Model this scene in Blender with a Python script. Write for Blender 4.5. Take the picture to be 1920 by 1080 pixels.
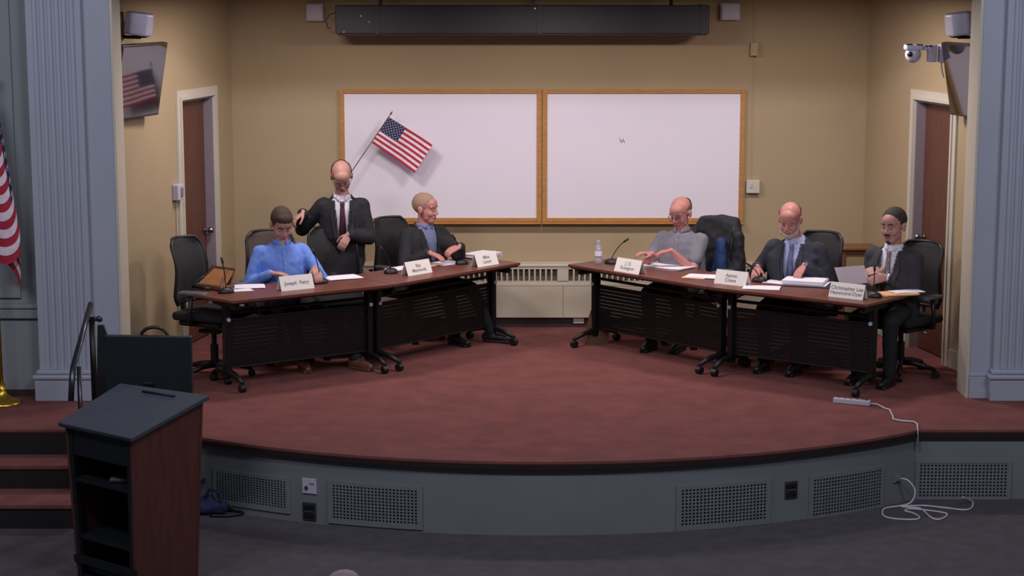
import bpy, bmesh, math, random
from mathutils import Vector, Matrix, noise
from mathutils.bvhtree import BVHTree
PI = math.pi
random.seed(7)
V = Vector
scene = bpy.context.scene
col = scene.collection
for o in list(bpy.data.objects): bpy.data.objects.remove(o)

# ---------------------------------------------------------------- camera, world, lights, exposure
FPX, CAMH = 3500.0, 3.2
PITCH = math.atan(572 / FPX)
cam = bpy.data.cameras.new('camera'); cam.sensor_width = 36; cam.lens = FPX * 36 / 1920
cam.clip_end = 100
co = bpy.data.objects.new('camera', cam); col.objects.link(co)
co.location = (0, 0, CAMH); co.rotation_euler = (PI / 2 - PITCH, 0, 0)
scene.camera = co
scene.view_settings.view_transform = 'Standard'
scene.view_settings.look = 'None'
scene.view_settings.gamma = 1
scene.view_settings.use_curve_mapping = False
scene.view_settings.exposure = 0.0
w = bpy.data.worlds.new('world'); scene.world = w; w.use_nodes = True
w.node_tree.nodes['Background'].inputs[0].default_value = (0.70, 0.78, 1.0, 1)
w.node_tree.nodes['Background'].inputs[1].default_value = 0.06

def area(name, loc, size, power, color, rot=(0, 0, 0), spread=PI):
    l = bpy.data.lights.new(name, 'AREA'); l.shape = 'RECTANGLE'; l.size, l.size_y = size
    l.energy = power; l.color = color; l.spread = spread
    o = bpy.data.objects.new(name, l); col.objects.link(o); o.location = loc; o.rotation_euler = rot
    return o
WARM = (1.0, 0.91, 0.87)
for x in (-1.75, 0.35, 2.45):
    area('stage_lamp', (x, 15.5, 3.085), (0.55, 0.3), 38, WARM)
for x in (-4.0, .3, 4.6):
    area('house_lamp', (x, 8.6, 4.85), (1.8, 0.5), 100, (0.86, 0.90, 1.0), (math.radians(54), 0, 0))

# ---------------------------------------------------------------- pixel <-> place helpers
cp, sp = math.cos(PITCH), math.sin(PITCH)
def ray(px, py):
    u = (px - 960) / FPX; v = (py - 540) / FPX
    return V((u, cp - v * sp, -sp - v * cp))
def atz(px, py, z=0.0):
    d = ray(px, py); return V((0, 0, CAMH)) + d * ((z - CAMH) / d.z)
def aty(px, py, Y):
    d = ray(px, py); return V((0, 0, CAMH)) + d * (Y / d.y)

# ---------------------------------------------------------------- materials
def lin(c):
    c = c / 255.0
    return c / 12.92 if c <= .04045 else ((c + .055) / 1.055) ** 2.4
MATS = {}
def mat(name, rgb, rough=.6, metal=0, var=.12, scale=20, bump=0, bscale=200, spec=.5, coat=0, stretch=None, alpha=None, trans=0):
    if name in MATS: return MATS[name]
    m = bpy.data.materials.new(name); m.use_nodes = True
    nt = m.node_tree; b = nt.nodes['Principled BSDF']
    c = [lin(x) for x in rgb]
    b.inputs['Roughness'].default_value = rough; b.inputs['Metallic'].default_value = metal
    b.inputs['Specular IOR Level'].default_value = spec
    b.inputs['Coat Weight'].default_value = coat
    b.inputs['Transmission Weight'].default_value = trans
    tc = nt.nodes.new('ShaderNodeTexCoord')
    src = tc.outputs['Object']
    if stretch:
        mp = nt.nodes.new('ShaderNodeMapping'); mp.inputs['Scale'].default_value = stretch
        nt.links.new(src, mp.inputs['Vector']); src = mp.outputs['Vector']
    n = nt.nodes.new('ShaderNodeTexNoise'); n.inputs['Scale'].default_value = scale; n.inputs['Detail'].default_value = 5
    nt.links.new(src, n.inputs['Vector'])
    r = nt.nodes.new('ShaderNodeValToRGB')
    r.color_ramp.elements[0].position = .3; r.color_ramp.elements[1].position = .7
    r.color_ramp.elements[0].color = (*[x * (1 - var) for x in c], 1)
    r.color_ramp.elements[1].color = (*[min(1, x * (1 + var)) for x in c], 1)
    nt.links.new(n.outputs['Fac'], r.inputs['Fac']); nt.links.new(r.outputs['Color'], b.inputs['Base Color'])
    if bump:
        n2 = nt.nodes.new('ShaderNodeTexNoise'); n2.inputs['Scale'].default_value = bscale; n2.inputs['Detail'].default_value = 3
        nt.links.new(tc.outputs['Object'], n2.inputs['Vector'])
        bp = nt.nodes.new('ShaderNodeBump'); bp.inputs['Strength'].default_value = bump; bp.inputs['Distance'].default_value = .01
        nt.links.new(n2.outputs['Fac'], bp.inputs['Height']); nt.links.new(bp.outputs['Normal'], b.inputs['Normal'])
    MATS[name] = m
    return m
YELLOW = mat('yellow_wall_paint', (170, 148, 118), .75, var=.03, scale=1.5, bump=.05, bscale=120)
GREYW = mat('grey_wall_paint', (138, 142, 146), .7, var=.03, scale=2)
PILA = mat('grey_blue_paint', (164, 166, 181), .6, var=.03, scale=2)
CREAM = mat('cream_trim_paint', (196, 186, 172), .5, var=.03, scale=3)
JAMB = mat('grey_jamb_paint', (132, 118, 126), .5, var=.04)
DOORW = mat('brown_door_veneer', (96, 56, 46), .45, var=.18, scale=6, stretch=(8, 8, .7))
RED = mat('maroon_stage_carpet', (124, 76, 74), .95, var=.13, scale=5, bump=.5, bscale=260, spec=.1)
REDD = mat('dark_maroon_nosing', (40, 16, 20), .6, var=.15)
STEPR = mat('dark_step_riser', (24, 18, 20), .7)
RISER = mat('grey_green_riser_paint', (116, 119, 122), .6, var=.05, scale=3)
FLOORM = mat('slate_floor_carpet', (84, 78, 84), .95, var=.12, scale=8, bump=.4, bscale=300, spec=.1)
CEILM = mat('ceiling_paint', (150, 140, 130), .8)
BOARD = mat('whiteboard_surface', (232, 222, 234), .28, var=.012, scale=1.2, spec=.35)
OAK = mat('oak_frame', (178, 124, 66), .5, var=.14, scale=8, stretch=(1, 1, 6))
BLACK = mat('black_plastic', (22, 21, 24), .45, var=.1)
BLACKM = mat('black_powder_coated_metal', (20, 19, 22), .4, metal=.2, var=.1)
CHARC = mat('charcoal_housing', (52, 48, 54), .55, var=.06, scale=5)
MESHF = mat('charcoal_mesh_fabric', (42, 38, 42), .85, var=.2, scale=150, bump=.3, bscale=400)
SEATF = mat('black_seat_fabric', (20, 20, 22), .9, var=.2, scale=80)
SCUFF = mat('grey_scuffed_plastic', (92, 90, 96), .5, var=.25, scale=25)
CHROME = mat('brushed_metal', (150, 150, 155), .3, metal=1)
RAILM = mat('dark_steel_rail', (74, 74, 84), .3, metal=.8)
TABLE = mat('mahogany_laminate', (110, 62, 50), .38, var=.16, scale=5, stretch=(1, 6, 1), spec=.5)
TEDGE = mat('dark_table_edge', (52, 28, 24), .45)
PAPER = mat('white_paper', (236, 228, 240), .7, var=.02)
CARD = mat('cream_card', (246, 236, 232), .7, var=.02)
INK = mat('grey_ink', (140, 128, 130), .8)
MANILA = mat('manila_folder', (228, 176, 120), .7, var=.05)
WHITEP = mat('white_plastic', (188, 182, 200), .4, var=.03)
HEATC = mat('cream_heater_enamel', (196, 184, 166), .45, var=.03, scale=4)
HEATD = mat('heater_dark_core', (112, 96, 84), .7, var=.1)
BASED = mat('dark_brown_baseboard', (56, 42, 40), .6)
GOLD = mat('polished_brass', (200, 160, 60), .3, metal=.9)
SCREEN = mat('glossy_screen_glass', (12, 12, 14), .06, spec=1.0, coat=1.0)
BEZEL = mat('dark_brown_bezel', (46, 34, 32), .35)
SKIN = mat('skin', (180, 130, 120), .55, var=.06, scale=18)
SKIN2 = mat('ruddy_skin', (190, 126, 118), .55, var=.07, scale=18)
LIP = mat('lips', (150, 82, 80), .5)
EYEW = mat('eye_white', (150, 132, 130), .4); EYED = mat('dark_iris', (30, 22, 20), .3)
LEATH = mat('tan_leather', (168, 112, 70), .5, var=.12, scale=15)
LEATHD = mat('brown_leather', (104, 66, 48), .5, var=.12, scale=15)
KRAFT = mat('brown_kraft_cardboard', (104, 70, 50), .8, var=.08)
LECTW = mat('reddish_lectern_veneer', (92, 52, 46), .35, var=.15, scale=5, stretch=(6, 6, .8))
LECTB = mat('black_lectern_laminate', (20, 26, 30), .5)
LECTT = mat('grey_blue_lectern_top', (62, 66, 76), .6, var=.05)
DISPM = mat('matte_black_display_shell', (16, 24, 30), .55)
VOID = mat('vent_dark_backing', (16, 16, 18), .9)
FR = mat('flag_red', (170, 36, 60), .8); FW = mat('flag_white', (228, 208, 220), .8); FB = mat('flag_blue', (34, 38, 78), .8)
CORD = mat('white_cord', (196, 188, 200), .5)
NAVYBAG = mat('navy_nylon', (34, 32, 74), .8)

# ---------------------------------------------------------------- mesh helpers
class MB:
    def __init__(s): s.bm = bmesh.new()
    def _mat(s, geom, m): bmesh.ops.transform(s.bm, matrix=m, verts=geom)
    def box(s, c, size, rot=None, bevel=0, seg=2):
        r = bmesh.ops.create_cube(s.bm, size=1)
        vs = r['verts']
        bmesh.ops.scale(s.bm, vec=size, verts=vs)
        if bevel:
            es = list({e for v in vs for e in v.link_edges})
            rr = bmesh.ops.bevel(s.bm, geom=es, offset=bevel, segments=seg, profile=.5, affect='EDGES')
            vs = list({v for f in rr['faces'] for v in f.verts} | {v for v in vs if v.is_valid})
        m = Matrix.Translation(c) @ (rot.to_4x4() if rot is not None else Matrix())
        s._mat(vs, m); return s
    def span(s, a, b, bevel=0):
        a, b = V(a), V(b)
        return s.box((a + b) / 2, [abs(x) for x in (b - a)], None, bevel)
    def ball(s, c, r, rot=None, u=18, v=12):
        if isinstance(r, (int, float)): r = (r, r, r)
        m = Matrix.Translation(c) @ (rot.to_4x4() if rot is not None else Matrix()) @ Matrix.Diagonal((*r, 1))
        nv = s.bm.verts.new; nf = s.bm.faces.new
        top = nv(m @ V((0, 0, 1))); bot = nv(m @ V((0, 0, -1)))
        R = [[nv(m @ V((math.sin(PI * j / v) * math.cos(2 * PI * k / u), math.sin(PI * j / v) * math.sin(2 * PI * k / u), math.cos(PI * j / v)))) for k in range(u)] for j in range(1, v)]
        for k in range(u):
            nf((top, R[0][k], R[0][(k + 1) % u])); nf((bot, R[-1][(k + 1) % u], R[-1][k]))
            for A, B in zip(R, R[1:]): nf((A[k], B[k], B[(k + 1) % u], A[(k + 1) % u]))
        return s
    def cyl(s, p0, p1, r0, r1=None, seg=16, cap=True):
        p0, p1 = V(p0), V(p1); r1 = r0 if r1 is None else r1
        d = p1 - p0
        q = d.to_track_quat('Z', 'Y').to_matrix(); nv = s.bm.verts.new
        A, B = [[nv(p + q @ V((r * math.cos(2 * PI * k / seg), r * math.sin(2 * PI * k / seg), 0))) for k in range(seg)] for p, r in ((p0, max(r0, 1e-4)), (p1, max(r1, 1e-4)))]
        for k in range(seg): s.bm.faces.new((A[k], A[(k + 1) % seg], B[(k + 1) % seg], B[k]))
        if cap: s.bm.faces.new(A[::-1]); s.bm.faces.new(B)
        return s
    def caps(s, p0, p1, r0, r1=None, seg=14):
        r1 = r0 if r1 is None else r1
        s.ball(p0, r0, u=seg, v=8); s.ball(p1, r1, u=seg, v=8)
        if (V(p1) - V(p0)).length > 1e-4: s.cyl(p0, p1, r0, r1, seg)
        return s
    def tube(s, pts, r, seg=8, closed=False):
        pts = [V(p) for p in pts]; n = len(pts); rings = []
        up = V((0, 0, 1)); last = None
        for i, p in enumerate(pts):
            if closed: t = pts[(i + 1) % n] - pts[i - 1]
            else: t = pts[min(i + 1, n - 1)] - pts[max(i - 1, 0)]
            t.normalize()
            a = last if last is not None else (up if abs(t.z) < .9 else V((1, 0, 0)))
            x = (a - t * a.dot(t)).normalized(); last = x; y = t.cross(x)
            rr = r[i] if isinstance(r, (list, tuple)) else r
            rings.append([s.bm.verts.new(p + (x * math.cos(k * 2 * PI / seg) + y * math.sin(k * 2 * PI / seg)) * rr) for k in range(seg)])
        m = n if closed else n - 1
        for i in range(m):
            A, B = rings[i], rings[(i + 1) % n]
            for k in range(seg):
                s.bm.faces.new((A[k], A[(k + 1) % seg], B[(k + 1) % seg], B[k]))
        if not closed:
            s.bm.faces.new(rings[0][::-1]); s.bm.faces.new(rings[-1])
        return s
    def prism(s, poly, z0, z1):
        a = [s.bm.verts.new((p[0], p[1], z0)) for p in poly]; b = [s.bm.verts.new((p[0], p[1], z1)) for p in poly]
        n = len(poly)
        f = [s.bm.faces.new(a[::-1]), s.bm.faces.new(b)]
        for i in range(n): f.append(s.bm.faces.new((a[i], a[(i + 1) % n], b[(i + 1) % n], b[i])))
        return s
    def loft(s, rings):
        R = [[s.bm.verts.new(p) for p in r] for r in rings]; n = len(R[0])
        for A, B in zip(R, R[1:]):
            for k in range(n): s.bm.faces.new((A[k], A[(k + 1) % n], B[(k + 1) % n], B[k]))
        s.bm.faces.new(R[0][::-1]); s.bm.faces.new(R[-1]); return s
    def hexa(s, b, t):
        return s.loft([b, t])
    def lathe(s, c, prof, seg=24):
        c = V(c)
        return s.loft([[c + V((r * math.cos(k * 2 * PI / seg), r * math.sin(k * 2 * PI / seg), z)) for k in range(seg)] for r, z in prof])
    def mesh(s, recalc=True):
        if recalc: bmesh.ops.recalc_face_normals(s.bm, faces=s.bm.faces)
        me = bpy.data.meshes.new('m'); s.bm.to_mesh(me); s.bm.free(); return me
    def build(s, name, m, parent=None, smooth=False, inv=None):
        me = s.mesh()
        return put(name, me, m, parent, smooth, inv)
def put(name, me, m, parent=None, smooth=False, inv=None):
    if inv is not None: me.transform(inv)
    me.name = name
    if m is not None:
        for x in (m if isinstance(m, list) else [m]): me.materials.append(x)
    if smooth: me.polygons.foreach_set('use_smooth', [True] * len(me.polygons))
    o = bpy.data.objects.new(name, me); col.objects.link(o)
    if parent is not None: o.parent = parent
    return o
def tag(o, label=None, cat=None, group=None, kind=None):
    if label: o['label'] = label
    if cat: o['category'] = cat
    if group: o['group'] = group
    if kind: o['kind'] = kind
    return o
def thing(name, loc, label, cat, rz=0, group=None, kind=None):
    o = bpy.data.objects.new(name, None); col.objects.link(o); o.empty_display_size = .1
    o.location = loc; o.rotation_euler = (0, 0, rz)
    return tag(o, label, cat, group, kind)
def minv(o):
    return (Matrix.Translation(o.location) @ o.rotation_euler.to_matrix().to_4x4()).inverted()
def kids(o): return [c for c in bpy.data.objects if c.parent == o]
def copy_tree(o, parent=None):
    c = o.copy(); col.objects.link(c); c.parent = parent
    for ch in kids(o): copy_tree(ch, c)
    return c
def remesh(mb, voxel, sm=4, fac=.5):
    me = mb.mesh()
    ob = bpy.data.objects.new('tmp', me); col.objects.link(ob)
    r = ob.modifiers.new('r', 'REMESH'); r.mode = 'VOXEL'; r.voxel_size = voxel; r.use_smooth_shade = True
    if sm:
        s_ = ob.modifiers.new('s', 'SMOOTH'); s_.iterations = sm; s_.factor = fac
    dg = bpy.context.evaluated_depsgraph_get(); dg.update()
    out = bpy.data.meshes.new_from_object(ob.evaluated_get(dg))
    bpy.data.objects.remove(ob); bpy.data.meshes.remove(me)
    return out
def perforated(P, w, h, nx, ny, fx, fy, bx=0.0, by=0.0):
    """sheet with nx*ny real holes; P(u,v) maps 0..w,0..h to a place"""
    xs = [0.0]; ys = [0.0]
    cw, ch = (w - 2 * bx) / nx, (h - 2 * by) / ny
    for i in range(nx): xs += [bx + cw * (i + (1 - fx) / 2), bx + cw * (i + (1 + fx) / 2)]
    for j in range(ny): ys += [by + ch * (j + (1 - fy) / 2), by + ch * (j + (1 + fy) / 2)]
    xs.append(w); ys.append(h)
    vs = [P(x, y) for y in ys for x in xs]; n = len(xs); fs = []
    for j in range(len(ys) - 1):
        for i in range(n - 1):
            if i % 2 == 1 and j % 2 == 1: continue
            a = j * n + i; fs.append((a, a + 1, a + n + 1, a + n))
    me = bpy.data.meshes.new('perf'); me.from_pydata([tuple(v) for v in vs], [], fs); me.update()
    return me

# ================================================================ SETTING
CX = 0.347
def wl(D): return -2.609 - .2 * (17.44 - D)      # x of the left wall at depth D
def wr(D): return 3.303 + .2 * (17.44 - D)
YB = 17.44
TOP = 3.12
b = MB(); b.prism([(-9, -2), (9, -2), (9, 17.9), (-9, 17.9)], -.575, -.525)
tag(b.build('floor', FLOORM), kind='structure')
# stage
ARC_C = V((.205, 16.87)); ARC_R = 4.5876; YS = 13.2
PH = math.acos((ARC_C.y - YS) / ARC_R)
def arcp(phi, R=ARC_R, z=0.0): return V((ARC_C.x + R * math.sin(phi), ARC_C.y - R * math.cos(phi), z))
stage = thing('stage_platform', (0.2, 14.5, -.525), None, None, kind='structure'); si = minv(stage)
N = 64
edge = [(-5.2, YS)] + [tuple(arcp(-PH + 2 * PH * i / N)[:2]) for i in range(N + 1)] + [(5.6, YS)]
b = MB(); b.prism([(-5.2, 17.6)] + edge + [(5.6, 17.6)], -.02, 0)
b.build('carpet', RED, stage, inv=si)
def offs(R, ys): return [(-5.2, ys)] + [tuple(arcp(-math.acos((ARC_C.y - ys) / R) + 2 * math.acos((ARC_C.y - ys) / R) * i / N, R)[:2]) for i in range(N + 1)] + [(5.6, ys)]
b = MB(); b.prism([(-5.2, 13.6)] + offs(ARC_R + .012, YS - .012) + [(5.6, 13.6)], -.05, -.018)
b.build('nosing', REDD, stage, inv=si)
RR = ARC_R - .03
b = MB(); b.prism([(-5.2, 13.8)] + offs(RR, YS + .03) + [(5.6, 13.8)], -.525, -.05)
b.build('riser', RISER, stage, inv=si)
# steps on the left
st = thing('stage_steps', (-3.9, 12.9, -.525), None, None, kind='structure'); sti = minv(st)
for z, y0, y1 in ((-.175, 12.86, 13.17), (-.35, 12.46, 13.17)):
    b = MB(); b.span((-5.2, y0 + .012, -.525), (-3.03, y1, z - .03)); o = b.build('step', STEPR, st, inv=sti)
    b = MB(); b.span((-5.2, y0, z - .035), (-3.02, y1, z), bevel=.008); b.build('tread', RED, o, inv=sti)
b = MB(); b.span((-5.2, 13.166, -.52), (-3.03, 13.2, -.045)); b.build('top_riser', STEPR, st, inv=sti)
# walls of the stage room
b = MB(); b.span((wl(YB) - .02, YB, 0), (wr(YB) + .02, YB + .12, TOP + .02)); wb = tag(b.build('wall_back', YELLOW), kind='structure')
def wallpoly(fn, D0, D1, out, z0, z1, mb, t=.12):
    mb.prism([(fn(D0), D0), (fn(D1), D1), (fn(D1) + out * t, D1), (fn(D0) + out * t, D0)], z0, z1)
LD0, LD1 = 16.13, 16.93      # left door opening
b = MB(); wallpoly(wl, 14.5, LD0, -1, 0, TOP, b); wallpoly(wl, LD1, YB + .1, -1, 0, TOP, b); wallpoly(wl, LD0, LD1, -1, 2.2, TOP, b)
tag(b.build('wall_left', YELLOW), kind='structure')
RD0, RD1 = 15.56, 16.32
b = MB(); wallpoly(wr, 14.5, RD0, 1, 0, TOP, b); wallpoly(wr, RD1, YB + .1, 1, 0, TOP, b); wallpoly(wr, RD0, RD1, 1, 2.2, TOP, b)
tag(b.build('wall_right', YELLOW), kind='structure')
b = MB(); b.prism([(-3.6, 14.35), (4.3, 14.35), (4.3, 17.7), (-3.6, 17.7)], TOP, TOP + .1)
tag(b.build('ceiling', CEILM), kind='structure')
b = MB(); b.span((-5.2, 14.3, TOP + .02), (5.6, 14.5, 4.6)); tag(b.build('wall_header', GREYW), kind='structure')
b = MB(); wallpoly(wr, 14.6, RD0 - .11, -1, 0, .155, b, .018); wallpoly(wr, RD1 + .11, YB, -1, 0, .155, b, .018)
tag(b.build('baseboard_right', CREAM), kind='structure')
b = MB(); wallpoly(wl, 14.6, LD0 - .11, 1, 0, .155, b, .018); wallpoly(wl, LD1 + .11, YB, 1, 0, .155, b, .018)
tag(b.build('baseboard_left', CREAM), kind='structure')
b = MB(); b.span((wl(YB), YB - .02, 0), (wr(YB), YB, .10)); tag(b.build('baseboard_back', BASED), kind='structure')
# doors
def door(name, fn, D0, D1, s, knobs):
    mid = (D0 + D1) / 2
    t = thing(name, (fn(mid), mid, 0), None, None, kind='structure'); iv = minv(t)
    inn = -s
    b = MB()   # casing
    def strip(Da, Db, z0, z1, o0, o1):
        b.prism([(fn(Da) + inn * o0, Da), (fn(Db) + inn * o0, Db), (fn(Db) + inn * o1, Db), (fn(Da) + inn * o1, Da)], z0, z1)
    for o0, o1, wd in ((.001, .02, .085), (.02, .032, .03)):
        strip(D0 - wd, D0, 0, 2.2 + wd, o0, o1); strip(D1, D1 + wd, 0, 2.2 + wd, o0, o1); strip(D0, D1, 2.2, 2.2 + wd, o0, o1)
    b.build('door_frame', CREAM, t, inv=iv)
    b = MB(); strip(D0, D0 + .02, 0, 2.2, -.12, .002); strip(D1 - .02, D1, 0, 2.2, -.12, .002); strip(D0 + .02, D1 - .02, 2.18, 2.2, -.12, .002)
    b.build('jamb', JAMB, t, inv=iv)
    b = MB(); strip(D0 + .022, D1 - .022, .012, 2.178, -.115, -.075); lf = b.build('leaf', DOORW, t, inv=iv)
    for D, z in knobs:
        b = MB(); c = V((fn(D) - inn * .075, D, z)); b.cyl(c, c + V((inn * .05, 0, 0)), .012); b.ball(c + V((inn * .06, 0, 0)), .03); b.cyl(c, c + V((inn * .008, 0, 0)), .03)
        b.build('knob', CHROME, lf, True, inv=iv)
door('door_1', wl, LD0, LD1, -1, [(16.85, .98)])
door('door_2', wr, RD0, RD1, 1, [(16.24, 1.0)])
# proscenium pilasters
def pilaster(name, xa, xb, xin, s):
    t = thing(name, ((xa + xb) / 2, 14.25, 0), None, None, kind='structure'); iv = minv(t)
    x0, x1 = min(xa, xb), max(xa, xb); n = 6; mrg = .04; wd = (x1 - x0 - 2 * mrg) / n
    pts = [(x0, 14.34), (x0, 14.2)]
    for k in range(n):
        a = x0 + mrg + k * wd
        pts.append((a + wd * .14, 14.2))
        for q in range(1, 6):
            th = PI * q / 6; pts.append((a + wd * (.5 - .36 * math.cos(th)), 14.2 + wd * .36 * math.sin(th) * .9))
        pts.append((a + wd * .86, 14.2))
    pts += [(x1, 14.2), (x1, 14.34)]
    b = MB(); b.prism(pts, .0, 4.6); b.build('fluted_shaft', PILA, t, inv=iv)
    xo = xb
    b = MB(); b.span((xo - .0 * s, 14.27, 0), (xin, 14.36, 4.6)); b.build('plain_return', PILA, t, inv=iv)
    b = MB(); b.span((xin - s * -.0 + 0, 14.262, 0), (xin + s * .02, 14.56, 3.12)); b.build('inner_trim', CREAM, t, inv=iv)
    b = MB(); b.span((x0 - .03, 14.14, 0), (x1 + .03, 14.3, .17), bevel=.004); b.span((x0 - .045, 14.125, .17), (x1 + .045, 14.3, .205), bevel=.012)
    b.span((x0 - .02, 14.15, .205), (x1 + .02, 14.3, .24), bevel=.012); b.build('plinth', PILA, t, inv=iv)
    b = MB(); b.span((min(xo, xin) - .001, 14.235, 0), (max(xo, xin) + .018, 14.35, .17), bevel=.004)
    b.span((min(xo, xin) - .001, 14.245, .17), (max(xo, xin) + .012, 14.35, .2), bevel=.008); b.build('return_base', PILA, t, inv=iv)
pilaster('trim_1', -3.665, -3.25, -3.045, 1)
pilaster('trim_2', 4.15, 3.735, 3.565, -1)
for nm, x0, x1 in (('wall_front_left', -5.2, -3.66), ('wall_front_right', 4.14, 5.6)):
    b = MB(); b.span((x0, 14.34, 0), (x1, 14.46, 4.6)); o = tag(b.build(nm, GREYW), kind='structure')
    b = MB()
    xa, xb = (x0, x1 - .16) if x0 < 0 else (x0 + .16, x1)
    b.span((xa, 14.315, .78), (xb, 14.34, 4.6), bevel=.006); b.build('raised_panel', GREYW, o)
    b = MB(); b.span((x0, 14.29, .70), (x1, 14.345, .735), bevel=.008); b.span((x0, 14.305, .62), (x1, 14.345, .70), bevel=.006); b.build('chair_rail', GREYW, o)
    b = MB(); b.span((x0, 14.32, 0), (x1, 14.345, .05)); b.build('base_strip', BASED, o)

# ================================================================ WALL FITTINGS
# whiteboards
def board(xa, xb, label):
    z0, z1 = .985, 2.222; y = YB
    t = thing('whiteboard', ((xa + xb) / 2, y - .03, z0), label, 'whiteboard'); iv = minv(t)
    b = MB(); b.span((xa + .02, y - .022, z0 + .02), (xb - .02, y - .006, z1 - .02)); b.build('writing_surface', BOARD, t, inv=iv)
    f = .046
    for k, (p, q) in enumerate((((xa, z0), (xa + f, z1)), ((xb - f, z0), (xb, z1)))):
        b = MB(); b.span((p[0], y - .036, p[1]), (q[0], y - .001, q[1]), bevel=.004); b.build('frame_side', OAK, t, inv=iv)
    for z in (z0, z1 - f * .8):
        b = MB(); b.span((xa + f, y - .036, z), (xb - f, y - .001, z + f * .8), bevel=.004); b.build('frame_rail', OAK, t, inv=iv)
    b = MB(); b.span((xa, y - .085, z0 - .016), (xb, y - .001, z0 - .002), bevel=.003); b.build('pen_tray', OAK, t, inv=iv)
    return t
xL, xR = aty(638, 300, YB).x, aty(1395, 300, YB).x; xM = aty(1016, 300, YB).x
b1 = board(xL, xM - .003, 'oak framed whiteboard on the left, behind the small stick flag')
b2 = board(xM + .003, xR, 'oak framed whiteboard on the right, with one tiny pen mark')
b = MB(); p = aty(1166, 264, YB - .023); iv = minv(b2)
for dx0, dz0, dx1, dz1 in ((-.025, .03, -.005, -.02), (-.005, -.02, .01, .02), (.01, .02, .028, -.022), (-.02, 0, .025, -.005)):
    b.tube([p + V((dx0, 0, dz0)), p + V((dx1, 0, dz1))], .0025, 5)
b.build('pen_mark', INK, b2, inv=iv)
# flags
def flag_cloth(parent, P, iv, nu=30, soft=True):
    sub = 2; nv = 13 * sub; us = [i / nu for i in range(nu + 1)]
    vs = [P(u, j / nv) for j in range(nv + 1) for u in us]
    fs = []; mi = []
    for j in range(nv):
        for i in range(nu):
            a = j * (nu + 1) + i; fs.append((a, a + 1, a + nu + 2, a + nu + 1))
            row = j // sub
            mi.append(2 if (row < 7 and i < nu * .4) else (0 if row % 2 == 0 else 1))
    me = bpy.data.meshes.new('flag'); me.from_pydata([tuple(v) for v in vs], [], fs); me.update()
    for p_, k in zip(me.polygons, mi): p_.material_index = k
    c = put('flag_cloth', me, [FR, FW, FB], parent, True, iv)
    b = MB()
    asp = (P(1, 0) - P(0, 0)).length / max(1e-6, (P(0, 1) - P(0, 0)).length)
    for r in range(9):
        cnt = 6 if r % 2 == 0 else 5
        for k in range(cnt):
            u = .4 * ((k + .5) / 6 if cnt == 6 else (k + 1) / 6); v = (7 / 13) * (r + .75) / 9.5
            e = .01
            du = (P(u + e, v) - P(u, v)) / e; dv = (P(u, v + e) - P(u, v)) / e
            n = du.cross(dv).normalized()
            for sgn in (1, -1):
                vv = []
                for q in range(10):
                    rad = .022 if q % 2 == 0 else .010
                    th = q * PI / 5
                    vv.append(b.bm.verts.new(P(u, v) + n * sgn * .0015 + du * (rad * math.sin(th) / asp) - dv * rad * math.cos(th)))
                b.bm.faces.new(vv)
    me = b.mesh(False)
    put('star', me, FW, c, False, iv)['kind'] = 'stuff'
    return c
YF = 17.27
fl = thing('stick_flag', aty(650, 336, YF), 'small stars and stripes flag on a thin stick before the left whiteboard', 'flag'); iv = minv(fl)
tip, low = aty(733, 213, YF), aty(646, 341, YF)
b = MB(); b.tube([low + V((0, .14, -.01)), low, tip], .0045, 8); b.ball(tip, .010); b.cyl(tip, tip + (tip - low).normalized() * .03, .008, .001); b.build('stick', LEATHD, fl, True, iv)
h0, h1, f0 = aty(728, 219, YF), aty(697, 268, YF), aty(811, 269, YF)
def PF(u, v): return h0 + (f0 - h0) * u + (h1 - h0) * v * (1 + .08 * u) + V((0, -.02 * math.sin(u * 7 + v) * u, -.012 * u * u))
flag_cloth(fl, PF, iv)
b = MB(); q = low + V((0, .13, -.01)); b.box(q + V((0, .02, 0)), (.03, .05, .03), None, .004); b.build('holder', BLACK, fl, inv=iv)
# long charcoal housing hung above
YH = 17.0
a0, a1 = aty(628, 10, YH), aty(1330, 66, YH)
t = thing('screen_housing', ((a0.x + a1.x) / 2, YH + .1, a1.z), 'long charcoal projection screen housing hung above the whiteboards', 'screen housing'); iv = minv(t)
b = MB(); b.span((a0.x, YH, a1.z + .012), (a1.x, YH + .2, a0.z), bevel=.008); b.build('case', CHARC, t, inv=iv)
b = MB(); b.span((a0.x + .02, YH + .01, a1.z - .004), (a1.x - .02, YH + .19, a1.z + .012), bevel=.004); b.build('bottom_slat', BASED, t, inv=iv)
for px in (707, 1012, 1318):
    p = aty(px, 30, YH); b = MB(); b.span((p.x - .022, YH - .006, a1.z + .008), (p.x + .022, YH + .205, a0.z + .006), bevel=.002); b.build('joint_strap', CHARC, t, inv=iv)
for px in (712, 1000, 1260):
    p = aty(px, 0, YH); b = MB(); b.span((p.x - .015, YH + .08, a0.z - .002), (p.x + .015, YH + .12, TOP), bevel=.002); b.build('hanger', BLACKM, t, inv=iv)
p = aty(628, 30, YH + .1); b = MB(); b.tube([p + V((.01, 0, .03)), p + V((-.05, 0, .01)), p + V((-.085, .02, -.04)), p + V((-.075, .05, -.10)), p + V((-.05, .1, -.12))], .004); b.build('cable', BLACK, t, True, iv)
for px, py in ((677, 30), (692, 41), (645, 60), (1003, 16)):
    p = aty(px, py, YH); b = MB(); b.cyl(p, p + V((0, -.006, 0)), .006, seg=8); b.build('screw', CHROME, t, inv=iv)
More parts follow.
